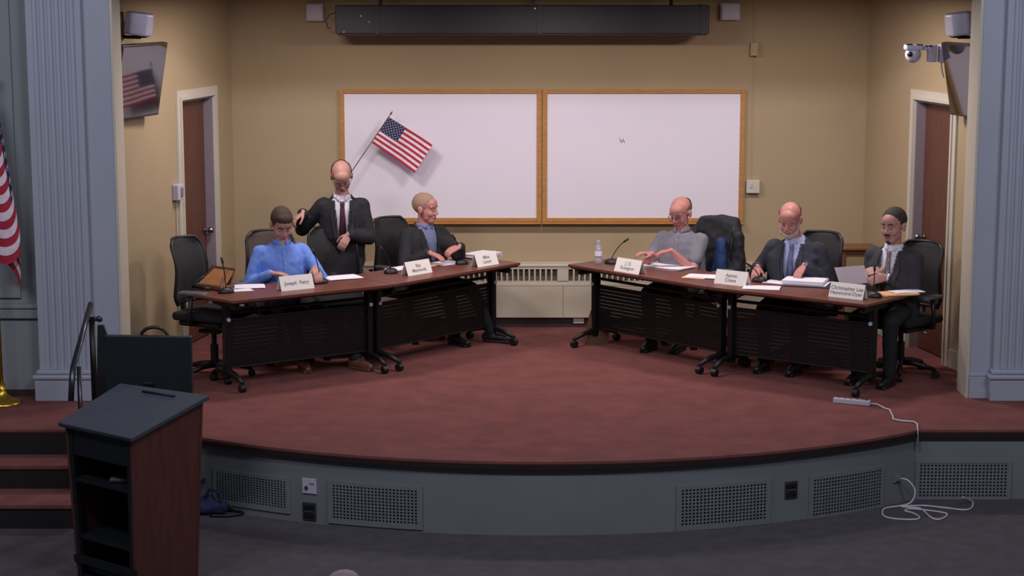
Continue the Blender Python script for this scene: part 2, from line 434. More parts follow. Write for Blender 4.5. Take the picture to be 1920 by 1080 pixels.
for (x0, x1, y0, y1, lb) in ((573, 607, 6, 40, 'white square speaker high on the back wall, left of the screen housing'), (1352, 1388, 5, 38, 'white square speaker high on the back wall, right of the screen housing')):
    A, B = aty(x0, y0, YB - .1), aty(x1, y1, YB - .1)
    t = thing('wall_speaker', ((A.x + B.x) / 2, YB - .05, B.z), lb, 'speaker'); iv = minv(t)
    b = MB(); b.span((A.x, YB - .1, B.z), (B.x, YB - .001, A.z), bevel=.01); b.build('cabinet', WHITEP, t, inv=iv)
    b = MB(); b.span((A.x + .014, YB - .107, B.z + .014), (B.x - .014, YB - .099, A.z - .014), bevel=.003); b.build('front_grille', WHITEP, t, inv=iv)
# conduit with sensor box and thermostat
p0, p1 = aty(1414, 92, YB - .04), aty(1412, 350, YB - .04)
t = thing('sensor_box', (p0.x, YB, p0.z), 'small tan box high on the back wall, on a thin conduit', 'box'); iv = minv(t)
b = MB(); b.box((p0.x, YB - .03, p0.z), (.068, .058, .125), None, .006); b.build('case', mat('tan_box', (176, 150, 118), .6), t, inv=iv)
b = MB(); b.span((p0.x - .006, YB - .012, p0.z + .06), (p0.x + .006, YB - .001, TOP)); b.span((p0.x - .004, YB - .008, p1.z + .06), (p0.x + .004, YB - .001, p0.z - .06)); b.build('conduit', mat('tan_conduit', (178, 148, 110), .6), t, inv=iv)
t = thing('wall_control', (p1.x, YB, p1.z), 'cream square wall control beside the right whiteboard', 'thermostat'); iv = minv(t)
b = MB(); b.box((p1.x, YB - .028, p1.z), (.125, .054, .125), None, .008); b.build('case', CREAM, t, inv=iv)
b = MB(); b.box((p1.x - .02, YB - .06, p1.z + .01), (.016, .012, .04), None, .004); b.build('lever', WHITEP, t, inv=iv)
p = aty(334, 360, 15.98); p.x = wl(15.98)
t = thing('wall_control', p, 'white control box beside the left door frame', 'switch box', math.atan(-.2) ); 
b = MB(); b.box((.03, 0, 0), (.06, .13, .135), None, .008); b.build('case', WHITEP, t)
b = MB(); b.box((.064, .01, 0), (.012, .05, .08), None, .004); b.build('cover', JAMB, t)
b = MB(); b.tube([(.01, .01, -.06), (.01, .0, -.6), (.01, -.005, -1.15)], .005); b.build('cable', CREAM, t)
# radiator cover
t = thing('radiator_cover', (.2, 17.3, .0), 'long cream radiator cover with slotted grille under the whiteboards', 'radiator'); iv = minv(t)
ra, rb, yf = aty(682, 550, 17.25).x, aty(1438, 550, 17.25).x, 17.25
b = MB(); b.span((ra, yf + .012, .095), (rb, YB - .001, .395)); b.span((ra, yf + .004, .395), (rb, YB - .001, .425), bevel=.004); b.build('body', HEATC, t, inv=iv)
b = MB(); b.span((ra, yf, .578), (rb, YB - .001, .605), bevel=.008); b.build('top_cap', HEATC, t, inv=iv)
b = MB(); b.span((ra + .01, yf + .06, .425), (rb - .01, YB - .002, .578)); b.build('core', HEATD, t, inv=iv)
b = MB(); b.span((ra, yf + .008, .425), (rb, yf + .03, .445)); b.span((ra, yf + .008, .558), (rb, yf + .03, .578))
for x0_, x1_ in ((1045, 1066), (682, 690), (1430, 1438), (856, 870), (1232, 1246)):
    b.span((aty(x0_, 500, yf).x, yf + .008, .44), (aty(x1_, 500, yf).x, yf + .03, .56))
b.build('grille_rail', HEATC, t, inv=iv)
gx = aty(690, 500, yf).x; first = None
while gx < aty(1430, 500, yf).x:
    px = 960 + gx / (yf * cp + 2.7 * sp) * FPX
    if not any(a_ - 2 < px < b_ + 2 for a_, b_ in ((1045, 1066), (856, 870), (1232, 1246))):
        if first is None:
            b = MB(); b.span((-.0075, 0, 0), (.0075, .02, .115)); first = b.build('fin', HEATC, t); me = first.data
            first.location = V((gx, yf + .009, .443)) - t.location
        else:
            c = first.copy(); col.objects.link(c); c.location = V((gx, yf + .009, .443)) - t.location
    gx += .052
for px in (870, 1056, 1246):
    x = aty(px, 550, yf).x
pxs = [682, 866, 1056, 1246, 1438]
for A, B in zip(pxs, pxs[1:]):
    xa, xb = aty(A, 550, yf).x, aty(B, 550, yf).x
    b = MB(); b.span((xa + .003, yf, .098), (xb - .003, yf + .012, .392), bevel=.003); b.build('front_panel', HEATC, t, inv=iv)
b = MB(); b.span((ra, yf + .04, 0), (rb, YB - .021, .094)); b.build('kick_base', BASED, t, inv=iv)
p = aty(1085, 601, 17.285); t = tag(MB().box(p, (.10, .012, .055), None, .003).build('outlet_plate', CREAM), 'small cream outlet plate low under the radiator, left of the kraft bag', 'outlet')
# TVs
def tv(name, cx, cy, cz, s, label):
    a = math.atan2(.2, 1.0) * (1)
    rz = -a if s > 0 else a
    t = thing(name, (cx, cy, cz), label, 'television')
    # local: screen faces +x (left one), width along y, tilted down
    R = Matrix.Rotation(-a - math.radians(4), 3, 'Z') @ Matrix.Rotation(math.radians(10), 3, 'Y')
    if s < 0: R = Matrix.Rotation(rz, 3, 'Z') @ Matrix.Rotation(PI, 3, 'Z') @ Matrix.Rotation(math.radians(10), 3, 'Y')
    b = MB(); b.box((0, 0, 0), (.05, .80, .60), None, .006); m = b.mesh(); m.transform(R.to_4x4()); put('shell', m, BEZEL, t)
    b = MB(); b.box((.026, 0, 0), (.004, .765, .565)); m = b.mesh(); m.transform(R.to_4x4()); put('screen', m, SCREEN, t)
    w_ = V((-.16 if s > 0 else .16, 0, 0))
    b = MB(); b.cyl((0, 0, 0), w_, .02); b.box(w_, (.02, .2, .2), None, .004); b.box(V((0, 0, 0)) + w_ * .25, (.03, .25, .25), None, .004); b.build('wall_mount', BLACKM, t)
    return t
tv('television', -2.985, 14.98, 2.43, 1, 'wall television beside the left pilaster, above and left of the left door')
tv('television', 3.655, 14.98, 2.43, -1, 'wall television beside the right pilaster, below the white corner speaker')
# corner speakers
for s, px, D, lb in ((1, 262, 14.95, 'rounded white speaker above the left television'), (-1, 1798, 14.95, 'rounded white speaker above the right television')):
    c = aty(px, 46, D)
    t = thing('wall_speaker', c, lb, 'speaker', 0)
    b = MB(); b.loft([[V((x * .9, y, z)) for x, y in ((-.12, .1), (-.12, -.08), (-.05, -.13), (.08, -.11), (.115, -.03), (.10, .1))] for z in (-.085, .095)])
    me = b.mesh()
    if s < 0: me.transform(Matrix.Diagonal((-1, 1, 1, 1))); me.flip_normals()
    me.transform(Matrix.Rotation(math.radians(8) * s, 4, 'Y'))
    o = put('cabinet', me, WHITEP, t); md = o.modifiers.new('b', 'BEVEL'); md.width = .02; md.segments = 3
    b = MB(); b.box((-.0, .02, -.095), (.1, .1, .02), None, .004); b.tube([(0, .02, -.1), (-.12 * s, .06, -.1), (-.24 * s, .1, -.08)], .014); b.build('bracket', CHARC, t)
# ptz camera
c = aty(1712, 100, 15.45); t = thing('ptz_camera', c, 'white dome camera on a wall arm beside the right television', 'camera')
b = MB(); b.ball((0, 0, -.01), (.066, .066, .068)); b.build('camera_ball', WHITEP, t, True)
b = MB(); b.box((.0, 0, .05), (.14, .12, .045), None, .012); b.box((.10, 0, .045), (.12, .06, .035), None, .006); b.build('housing', WHITEP, t)
b = MB(); b.box((.155, 0, .0), (.07, .09, .14), None, .008); b.box((.23, 0, .0), (.035, .11, .15), None, .006); b.build('wall_arm', WHITEP, t)
b = MB(); b.cyl((-.035, -.05, -.005), (-.042, -.072, -.005), .022); b.build('lens', BLACK, t, True)
for x, z in ((-.045, .075), (.04, .072), (.115, .064)):
    b = MB(); b.box((x, -.05, z), (.05, .03, .008)); b.build('vent_slot', BLACK, t)
b = MB(); b.tube([(.235, 0, -.07), (.24, 0, -.13), (.26, 0, -.2)], .006); b.build('cable', CREAM, t)
# stage riser grilles and plates
def arc_at(px, py, R):
    d = ray(px, py); lo = None
    A = d.x * d.x + d.y * d.y; B = -2 * (ARC_C.x * d.x + ARC_C.y * d.y); C = ARC_C.length_squared - R * R
    t_ = (-B - math.sqrt(B * B - 4 * A * C)) / (2 * A); p = V((0, 0, CAMH)) + d * t_
    return math.atan2(p.x - ARC_C.x, ARC_C.y - p.y), p.z
RG = RR + .006
def grille(x0, x1, ym0, ym1, lb, nx=24, ny=11):
    xm = (x0 + x1) / 2; _, zt = arc_at(xm, ym0, RG); _, zb = arc_at(xm, ym1, RG)
    p0, _ = arc_at(x0, (ym0 + ym1) / 2, RG); p1, _ = arc_at(x1, (ym0 + ym1) / 2, RG)
    pm = (p0 + p1) / 2; o0 = arcp(pm, RG, zb)
    t = thing('vent_grille', o0, lb, 'vent', 0, 'perforated vents in the stage front'); iv = minv(t)
    W = (p1 - p0) * RG; H_ = zt - zb
    me = perforated(lambda u, v: arcp(p0 + u / RG, RG + .004, zb + v), W, H_, nx, ny, .56, .56, .006, .006)
    o = put('perforated_sheet', me, mat('grille_paint', (118, 120, 126), .5), t, False, iv)
    b = MB(); K = 8
    b.loft([[arcp(p0 + (p1 - p0) * k / K, RG - .004 + dr, zb + dz) for dr, dz in ((0, 0), (.002, 0), (.002, H_), (0, H_))] for k in range(K + 1)])
    b.build('backing', VOID, t, inv=iv)
    for q0, q1, za, zb_ in ((p0 - .006, p1 + .006, zb - .03, zb), (p0 - .006, p1 + .006, zt, zt + .02), (p0 - .006, p0, zb, zt), (p1, p1 + .006, zb, zt)):
        b = MB(); b.loft([[arcp(q0 + (q1 - q0) * k / K, RG - .005 + dr, z) for dr, z in ((0, za), (.0095, za), (.0095, zb_), (0, zb_))] for k in range(K + 1)])
        b.build('frame_bar', RISER, t, inv=iv)
grille(405, 538, 892, 968 - 22, 'perforated vent in the stage front, first from the lectern')
grille(622, 785, 912, 980, 'perforated vent in the stage front, right of the white plate')
grille(1275, 1438, 910, 982, 'perforated vent in the stage front, left of the small grey plate')
grille(1523, 1652, 888, 960, 'faint perforated vent in the stage front, right of the small grey plate')
A, B = aty(1722, 868, YS + .03), aty(1888, 933, YS + .03)
t = thing('vent_grille', ((A.x + B.x) / 2, YS + .02, B.z), 'perforated vent in the straight stage front at far right', 'vent', 0, 'perforated vents in the stage front'); iv = minv(t)
me = perforated(lambda u, v: V((A.x + u, YS + .02, B.z + v)), B.x - A.x, A.z - B.z, 24, 10, .56, .56, .006, .006)
put('perforated_sheet', me, mat('grille_paint', (100, 104, 108)), t, False, iv)
b = MB(); b.span((A.x, YS + .025, B.z), (B.x, YS + .029, A.z)); b.build('backing', VOID, t, inv=iv)
for p, q in (((A.x - .02, B.z - .03), (B.x + .02, B.z)), ((A.x - .02, A.z), (B.x + .02, A.z + .02)), ((A.x - .02, B.z), (A.x, A.z)), ((B.x, B.z), (B.x + .02, A.z))):
    b = MB(); b.span((p[0], YS + .016, p[1]), (q[0], YS + .0295, q[1])); b.build('frame_bar', RISER, t, inv=iv)
def plate(px0, px1, py0, py1, m, lb, kind):
    ph, z = arc_at((px0 + px1) / 2, (py0 + py1) / 2, RG); wd = (px1 - px0) / 272; h = (py1 - py0) / 268
    t = thing('wall_plate', arcp(ph, RG - .004, z), lb, 'outlet', ph)
    b = MB(); b.box((0, -.003, 0), (wd, .010, h), None, .003); b.build('plate', m, t)
    if kind == 'white':
        b = MB(); b.cyl((-.02, -.008, -.01), (-.02, -.02, -.012), .012); b.build('socket', CHARC, t)
        b = MB(); b.box((.02, -.009, .02), (.035, .004, .01)); b.build('mark', JAMB, t)
    elif kind == 'grey':
        b = MB(); b.box((0, -.010, .03), (wd * .8, .008, .03), None, .002); b.build('socket', BLACK, t)
        b = MB(); b.box((0, -.010, -.0), (wd * .7, .008, .012), None, .002); b.build('latch', CHROME, t)
        b = MB(); b.box((0, -.010, -.03), (wd * .8, .008, .03), None, .002); b.build('socket', BLACK, t)
    else:
        b = MB(); b.box((0, -.012, 0), (.03, .016, .04), None, .004); b.build('plug', JAMB, t)
plate(565, 595, 897, 926, WHITEP, 'white socket plate in the stage front between two vents', 'white')
plate(566, 594, 942, 976, CHARC, 'dark floor-level socket plate below the white plate', 'grey')
plate(1470, 1497, 902, 935, CHARC, 'dark socket plate between the two right-hand vents', 'grey')
plate(1672, 1692, 888, 905, RISER, 'small grey outlet with a white plug near the stage corner', 'plug')

# ================================================================ FURNITURE
LIFT = .74
def table(FL, FRt, BL, BR, label, flip=False):
    """four top corners on the floor plan: front-left, front-right, back-left, back-right"""
    FL, FRt, BL, BR = [V((*p, 0)) for p in (FL, FRt, BL, BR)]
    c = (FL + FRt + BL + BR) / 4
    t = thing('training_table', c, label, 'table', 0); iv = minv(t)
    poly = [FL, FRt, BR, BL]
    def inset(k): return [p + (c - p).normalized() * k for p in poly]
    b = MB(); b.prism([p[:2] for p in poly], .722, .742); b.build('tabletop', TABLE, t, inv=iv)
    b = MB()
    b.loft([[V((p.x, p.y, .706)) for p in inset(.035)], [V((p.x, p.y, .7215)) for p in inset(.002)]]); b.build('edge_band', TEDGE, t, inv=iv)
    u = (FRt - FL).normalized(); n = V((-u.y, u.x, 0))
    L = (FRt - FL).length
    posts = []
    for k, s in ((.075, 1), (L - .075, -1)):
        m = FL + u * k + n * .275; posts.append(m)
        R = Matrix((u, n, V((0, 0, 1)))).transposed()
        b = MB(); b.box(m + V((0, 0, .375)), (.05, .075, .60), R, .008); lg = b.build('leg', BLACKM, t, inv=iv)
        b = MB(); b.box(m + V((0, 0, .675)), (.05, .42, .05), R, .01); b.build('top_bracket', BLACKM, t, inv=iv)
        b = MB(); b.tube([m - n * .27 + V((0, 0, .075)), m - n * .14 + V((0, 0, .115)), m + V((0, 0, .13)), m + n * .14 + V((0, 0, .115)), m + n * .27 + V((0, 0, .075))], [.016, .024, .028, .024, .016], 10)
        ft = b.build('foot', BLACKM, t, True, iv)
        for q in (-1, 1):
            p = m + n * q * .265
            b = MB(); b.cyl(p - u * .022 + V((0, 0, .032)), p + u * .022 + V((0, 0, .032)), .032, seg=16); b.cyl(p + V((0, 0, .04)), p + V((0, 0, .085)), .010); b.build('caster', BLACK, ft, inv=iv)
        b = MB(); b.cyl(m - n * .04 + V((0, 0, .55)), m - n * .052 + V((0, 0, .55)), .016); b.build('knob', WHITEP, lg, inv=iv)
    w_ = (posts[1] - posts[0]).length - .06
    p0 = posts[0] + u * .03 - n * .0
    me = perforated(lambda x, y: p0 + u * x + V((0, 0, .15 + y)) + n * (.0), w_, .39, int(w_ / .0175), 11, .34, .13, .02, .02)
    put('modesty_panel', me, BLACKM, t, False, iv)
    b = MB(); b.tube([posts[0] + V((0, 0, .60)), posts[1] + V((0, 0, .60))], .014); b.build('crossbar', BLACKM, t, inv=iv)
    b = MB(); b.tube([posts[0] + V((0, 0, .54)), posts[1] + V((0, 0, .54))], .008); b.tube([posts[0] + V((0, 0, .15)), posts[1] + V((0, 0, .15))], .008); b.build('panel_rail', BLACKM, t, inv=iv)
    return t, u, n, FL
JL, JR = V((-.985, 15.215)), V((1.60, 15.10))
def quad(FL, FR, d=.62, sk0=0, sk1=0):
    FL, FR = V(FL), V(FR); u = (FR - FL).normalized(); n = V((-u.y, u.x))
    return tuple(FL), tuple(FR), tuple(FL + n * d + u * sk0), tuple(FR + n * d + u * sk1)
G = .004
T1 = table(*quad((-2.192, 14.405), JL - V((.003, .002)), .62, -.16, -.083), 'mahogany-topped training table at far left, in front of the man in blue')
T2 = table(*quad(JL + V((.003, .003)), (.074, 16.44), .62, .083, 0), 'mahogany-topped training table left of the aisle, by the man in a black blazer')
T3 = table(*quad((.496, 16.34), JR - V((.003, -.003)), .62, 0, -.061), 'mahogany-topped training table right of the aisle, with the water bottle')
T4 = table(*quad(JR + V((.003, -.002)), (2.744, 14.234), .62, .061, .05), 'mahogany-topped training table at far right, before the two suited men')

def make_chair(label):
    t = thing('task_chair', (0, 0, 0), label, 'chair', 0, 'black wheeled task chairs around the tables')
    b = MB(); b.box((0, 0, .475), (.50, .49, .07), None, .03, 3); b.build('seat', SEATF, t, True)
    b = MB(); b.box((0, .01, .415), (.40, .40, .05), None, .02, 3); b.build('seat_pan', BLACK, t, True)
    # backrest: curved panel
    rows = []
    nz, nx = 14, 12
    for j in range(nz + 1):
        v = j / nz; z = .56 + .52 * v
        hw = .235 * (1 - .12 * v) if v < .85 else .235 * (1 - .12 * v) * math.sqrt(max(0, 1 - ((v - .85) / .15) ** 2 * .45))
        if v < .12: hw *= .86 + .14 * v / .12
        rows.append([V((hw * (2 * i / nx - 1), .245 + .09 * v - .035 * math.sin(v * PI) * 0 - .07 * (2 * i / nx - 1) ** 2 + .03 * math.cos(v * 5), z)) for i in range(nx + 1)])
    b = MB(); g = [[b.bm.verts.new(p) for p in r] for r in rows]
    for j in range(nz):
        for i in range(nx): b.bm.faces.new((g[j][i], g[j][i + 1], g[j + 1][i + 1], g[j + 1][i]))
    o = b.build('backrest', MESHF, t, True); md = o.modifiers.new('s', 'SOLIDIFY'); md.thickness = .018; md.offset = 0
    rim = [r[0] for r in rows] + rows[-1][1:-1] + [r[-1] for r in rows][::-1] + rows[0][1:-1][::-1]
    b = MB(); b.tube(rim, .014, 8, True); b.build('back_frame', BLACK, t, True)
    b = MB(); b.tube([(0, .16, .41), (0, .27, .44), (0, .30, .56), (0, .31, .74)], [.03, .03, .026, .02], 10); b.build('back_support', BLACK, t, True)
    for s in (-1, 1):
        b = MB(); b.tube([(s * .20, .05, .42), (s * .285, .04, .43), (s * .295, .03, .52), (s * .285, .02, .665)], [.018, .02, .018, .018], 10)
        a = b.build('armrest', BLACK, t, True)
        b = MB(); b.box((s * .28, 0, .68), (.085, .25, .03), None, .013, 3); b.build('arm_pad', SCUFF, a, True)
    b = MB(); b.cyl((0, 0, .10), (0, 0, .28), .034); b.cyl((0, 0, .26), (0, 0, .40), .022); b.box((0, 0, .395), (.16, .2, .03), None, .008); b.build('column', BLACKM, t)
    b = MB(); b.tube([(.12, -.02, .40), (.22, -.02, .40), (.27, -.02, .385)], .008); b.build('lever', CHROME, t, True)
    for k in range(5):
        a = k * 2 * PI / 5 + .3; d = V((math.cos(a), math.sin(a), 0))
        b = MB(); b.tube([V((0, 0, .115)), d * .12 + V((0, 0, .11)), d * .30 + V((0, 0, .07))], [.032, .026, .016], 8); l = b.build('base_leg', BLACKM, t, True)
        s_ = V((-d.y, d.x, 0)); p = d * .30 + V((0, 0, .03))
        b = MB(); b.cyl(p - s_ * .024, p - s_ * .004, .03, seg=14); b.cyl(p + s_ * .004, p + s_ * .024, .03, seg=14); b.cyl(p + V((0, 0, .0)), p + V((0, 0, .045)), .009); cs = b.build('caster', BLACK, l)
    return t
chair0 = make_chair('')
chairs = [((-2.44, 15.02), 66, 'empty black task chair at the left end of the tables, before the left door', 0),
          ((-1.99, 15.78), 26, 'brownish task chair under the man in the blue shirt', 0),
          ((-1.50, 16.02), 20, 'empty black task chair in front of the standing man', 0),
          ((-.93, 16.74), 48, 'black task chair under the man in the black blazer', 0),
          ((1.66, 16.50), -44, 'black task chair with a dark jacket over its back', 0),
          ((2.50, 15.72), -40, 'black task chair under the bearded man', 0),
          ((3.21, 15.14), -48, 'black task chair under the man reading a sheet, by the right door', 0)]
placed = []
for i, ((x, y), a, lb, _) in enumerate(chairs):
    c = chair0 if i == 0 else copy_tree(chair0)
    c.location = (x, y, 0); c.rotation_euler = (0, 0, math.radians(a)); c['label'] = lb; placed.append(c)
BRF = mat('brown_grey_mesh_fabric', (74, 60, 56), .85, var=.2, scale=150, bump=.3, bscale=400)
for ch in kids(placed[1]):
    if ch.name.startswith('backrest'): ch.data = ch.data.copy(); ch.data.materials[0] = BRF
for ch in kids(placed[0]):       # the empty end chair is raised higher
    if ch.name.split('.')[0] in ('seat', 'seat_pan', 'backrest', 'back_frame', 'back_support', 'armrest', 'lever'): ch.location.z += .06
c = aty(1606, 463, 16.95)
t = thing('side_table', (c.x, 16.95, 0), 'small wooden side table in the right back corner', 'table'); iv = minv(t)
b = MB(); b.box((0, 0, c.z), (.34, .30, .025), None, .006); b.build('tabletop', mat('brown_side_wood', (128, 80, 52), .45, var=.15), t)
b = MB(); b.box((0, 0, c.z - .045), (.28, .24, .06)); b.build('apron', LEATHD, t)
for sx in (-1, 1):
    for sy in (-1, 1):
        b = MB(); b.box((sx * .13, sy * .11, (c.z - .015) / 2), (.035, .035, c.z - .02), None, .004); b.build('leg', LEATHD, t)
# kraft bag at table 3
c = atz(1121, 643); t = thing('paper_bag', (c.x, c.y, 0), 'brown kraft bag on the carpet behind the aisle-side leg of the right table', 'bag', math.radians(10))
b = MB(); b.loft([[V((x, y, 0)) for x, y in ((-.13, -.06), (.08, -.06), (.08, .06), (-.13, .06))], [V((x, y, .29)) for x, y in ((-.06, -.05), (.11, -.05), (.11, .05), (-.06, .05))]]); b.build('body', KRAFT, t)
b = MB(); b.box((.025, 0, .292), (.15, .08, .006)); b.build('folded_top', KRAFT, t)

# ================================================================ PEOPLE
def noisy(me, amp, fr, fr2=None):
    nr = [v.normal.copy() for v in me.vertices]; o5 = V((5, 5, 5)); out = []
    for v, nn in zip(me.vertices, nr):
        p = v.co * fr
        out.extend(v.co + nn * (noise.noise(p) * amp + noise.noise(p * 2.3 + o5) * amp * .5))
    me.vertices.foreach_set('co', out); me.update()
def ik(S, W, a, c, pole):
    d = W - S; L = d.length
    if L > (a + c) * .995:
        W = S + d * ((a + c) * .995 / L); d = W - S; L = d.length
    u = d / L; k = (a * a - c * c + L * L) / (2 * L); h = math.sqrt(max(0, a * a - k * k))
    pl = (pole - u * pole.dot(u)).normalized()
    return S + u * k + pl * h, W
def hand(b, W, d, n, side, curl=.5, spread=1.0):
    """W wrist, d finger direction, n back-of-hand normal, side = thumb side direction sign"""
    d = d.normalized(); n = (n - d * n.dot(d)).normalized(); s = d.cross(n).normalized() * side   # s points to the thumb
    for k, (o, L) in enumerate(((.030, .074), (.011, .080), (-.009, .076), (-.028, .066))):
        kn = W + d * .09 + s * o + n * (.004 - abs(k - 1.2) * .002)
        b.caps(W + d * .012 + s * o * .55, kn, .0165, .0125, 10)
        p = kn; a = curl * .45
        for q, f in enumerate((.45, .32, .26)):
            dd = (d * math.cos(a) - n * math.sin(a) + s * o * spread * 1.5).normalized()
            e = p + dd * L * f; b.caps(p, e, .0102 - q * .0012, .0092 - q * .0012, 8); p = e; a += curl * .75
    p = W + d * .02 + s * .024 - n * .006
    q = p + (d * .62 + s * .62 - n * .25).normalized() * .045; r = q + (d * .85 + s * .2 - n * .35).normalized() * .034; t_ = r + (d * .95 - n * .3).normalized() * .024
    b.caps(p, q, .016, .0125, 10); b.caps(q, r, .0115, .0105, 8); b.caps(r, t_, .0105, .009, 8)
def person(name, label, base, yaw, pz=.57, lean=8, head=(0, 10, 0), hs=1.08, girth=1.0, hands=None, seated=True, top='suit',
           skin=SKIN, topm=None, shirtm=None, tiem=None, trm=None, hair=None, hairm=None, glasses=False, beard=None, floor=0.0,
           headoff=(0, 0, 0), vcut=(.05, .47, .075), feet=None, shoem=None, sidelean=0, knee=.44, sleeve='long'):
    t = thing(name, (base[0], base[1], floor), label, 'person', math.radians(yaw)); iv = minv(t)
    Rz = Matrix.Rotation(math.radians(yaw), 3, 'Z')
    f, sd = Rz @ V((0, -1, 0)), Rz @ V((1, 0, 0))
    Z = V((0, 0, 1)); l = math.radians(lean); sl = math.radians(sidelean)
    s = (Z * math.cos(l) + f * math.sin(l) + sd * math.sin(sl)).normalized()
    fr = (f - s * f.dot(s)).normalized(); sr = s.cross(fr) * -1
    sr = sr if sr.dot(sd) > 0 else -sr
    P = V((base[0], base[1], floor + pz))
    g = girth
    N_ = P + s * .50
    def torso(mb, inf, z0=-.10, top_=True, belly=0):
        prof = [(z0, .155, .115), (z0 + .06, .175, .130), (.06, .168, .130), (.16, .162, .128), (.27, .170, .126), (.35, .176, .116), (.40, .158, .102), (.44, .122, .084), (.475, .082, .068), (.51, .060, .058)]
        if not top_: prof = prof[:-1]
        rings = []
        for h, rx, ry in prof:
            e = max(0, 1 - abs(h - .14) / .2) * belly
            k = inf if h < .44 else inf * .8
            c = P + s * h + fr * (.01 + e * .3)
            gg = 1 + (g - 1) * (1 if h < .36 else .4)
            rings.append([c + sr * math.cos(a) * (rx * gg + k + e * .3) + fr * math.sin(a) * (ry * gg + k + e * .6) for a in [q * 2 * PI / 28 for q in range(28)]])
        mb.loft(rings)
    # joints
    hips = {q: P + sd * q * .095 - Z * .01 for q in (-1, 1)}
    sh = {q: P + s * .400 + sr * q * (.172 + (g - 1) * .10) for q in (-1, 1)}
    wr_, el = {}, {}
    for q in (-1, 1):
        pos, d, n, cu = hands[q]
        pole = sr * q * .55 - Z * .75 - f * .35
        el[q], wr_[q] = ik(sh[q], V(pos) if not isinstance(pos, Vector) else pos, .295, .265, pole)
    if feet is None:
        feet = {}
        for q in (-1, 1):
            feet[q] = (f * (.40 if seated else .02) + sd * q * (.14 if seated else .10), 0)
    kn, an = {}, {}
    for q in (-1, 1):
        off, ty = feet[q]
        an[q] = V((P.x, P.y, floor + .095)) + off
        if seated: kn[q], an[q] = ik(hips[q], an[q], .43, .43, f * 1.0 + Z * .9 + sd * q * .12)
        else: kn[q], an[q] = ik(hips[q], an[q], .44, .44, f)
    # ---- head frame
    hy, hp, hr = head
    Rh = Matrix.Rotation(math.radians(hy), 3, 'Z') @ Matrix.Rotation(math.radians(hp), 3, 'X') @ Matrix.Rotation(math.radians(hr), 3, 'Y')
    hf = Rh @ V((0, -1, 0))
    HC = N_ + s * .035 + Z * (.085 * hs) + V((hf.x, hf.y, 0)) * .015 + V(headoff)
    def h(p): return HC + Rh @ (V(p) * hs)
    b = MB()
    torso(b, -.012)
    b.caps(N_ - s * .03, HC + Rh @ V((0, .012, -.035)), .060, .056, 18)
    HM = Rh
    def hb(p, r): b.ball(h(p), [x * hs for x in r], HM)
    hb((0, .016, .036), (.074, .094, .082)); hb((0, -.022, -.022), (.062, .064, .088)); hb((0, -.048, -.084), (.042, .038, .032)); hb((0, -.028, -.060), (.058, .052, .040))
    hb((0, -.02, -.065), (.052, .055, .045)); hb((0, -.045, .045), (.056, .048, .050))
    for q in (-1, 1):
        hb((q * .032, -.056, -.030), (.026, .026, .028)); hb((q * .075, .010, -.006), (.010, .020, .032)); hb((q * .080, .016, .006), (.008, .014, .018))
        b.caps(h((q * .012, -.083, .022)), h((q * .045, -.070, .024)), .011 * hs, .010 * hs, 10)
        hb((q * .013, -.094, -.030), (.010, .012, .009))
    b.caps(h((0, -.082, .016)), h((0, -.100, -.024)), .009 * hs, .0125 * hs, 10)
    b.caps(h((-.016, -.080, -.056)), h((.016, -.080, -.056)), .010 * hs, .010 * hs, 10); b.caps(h((-.012, -.078, -.068)), h((.012, -.078, -.068)), .010 * hs, .010 * hs, 10)
    for q in (-1, 1):
        b.caps(sh[q], el[q], .050, .042); b.caps(el[q], wr_[q], .044 if sleeve == 'short' else .040, .027)
        _, d, n, cu = hands[q]
        fd = V(d) if d is not None else (wr_[q] - el[q])
        fd = fd.normalized(); nn = V(n)
        thumb = V(sr) * -q   # thumbs point inward
        n2 = (nn - fd * nn.dot(fd)).normalized(); side = 1 if fd.cross(n2).dot(thumb - Z * 0) > 0 else -1
        hand(b, wr_[q], fd, nn, side, cu)
        b.caps(hips[q], kn[q], .075, .052); b.caps(kn[q], an[q], .05, .036)
        b.caps(an[q], an[q] - Z * .04 + f * .03, .030, .022)
    me = remesh(b, .0062, 3)
    bd = put('body', me, skin, t, True, iv)
    tree = None
    def world_bvh(me_):
        inv2 = iv.inverted(); vs = [inv2 @ v.co for v in me_.vertices]
        return BVHTree.FromPolygons(vs, [tuple(p_.vertices) for p_ in me_.polygons])
    # eyes, lips, brows
    for q in (-1, 1):
        b = MB(); b.ball(h((q * .030, -.0715, .002)), .0115 * hs, u=12, v=8); e = b.build('eye', EYEW, t, True, iv)
        b = MB(); b.ball(h((q * .030, -.0785, -.001)), .0052 * hs, u=10, v=6); b.build('iris', EYED, e, True, iv)
        b = MB(); b.caps(h((q * .014, -.094, .030)), h((q * .046, -.080, .031)), .0042 * hs, .0034 * hs, 8); b.build('eyebrow', hairm or LEATHD, t, True, iv)
    b = MB(); b.ball(h((0, -.087, -.062)), [x * hs for x in (.022, .007, .0065)], HM); b.build('lips', LIP, t, True, iv)
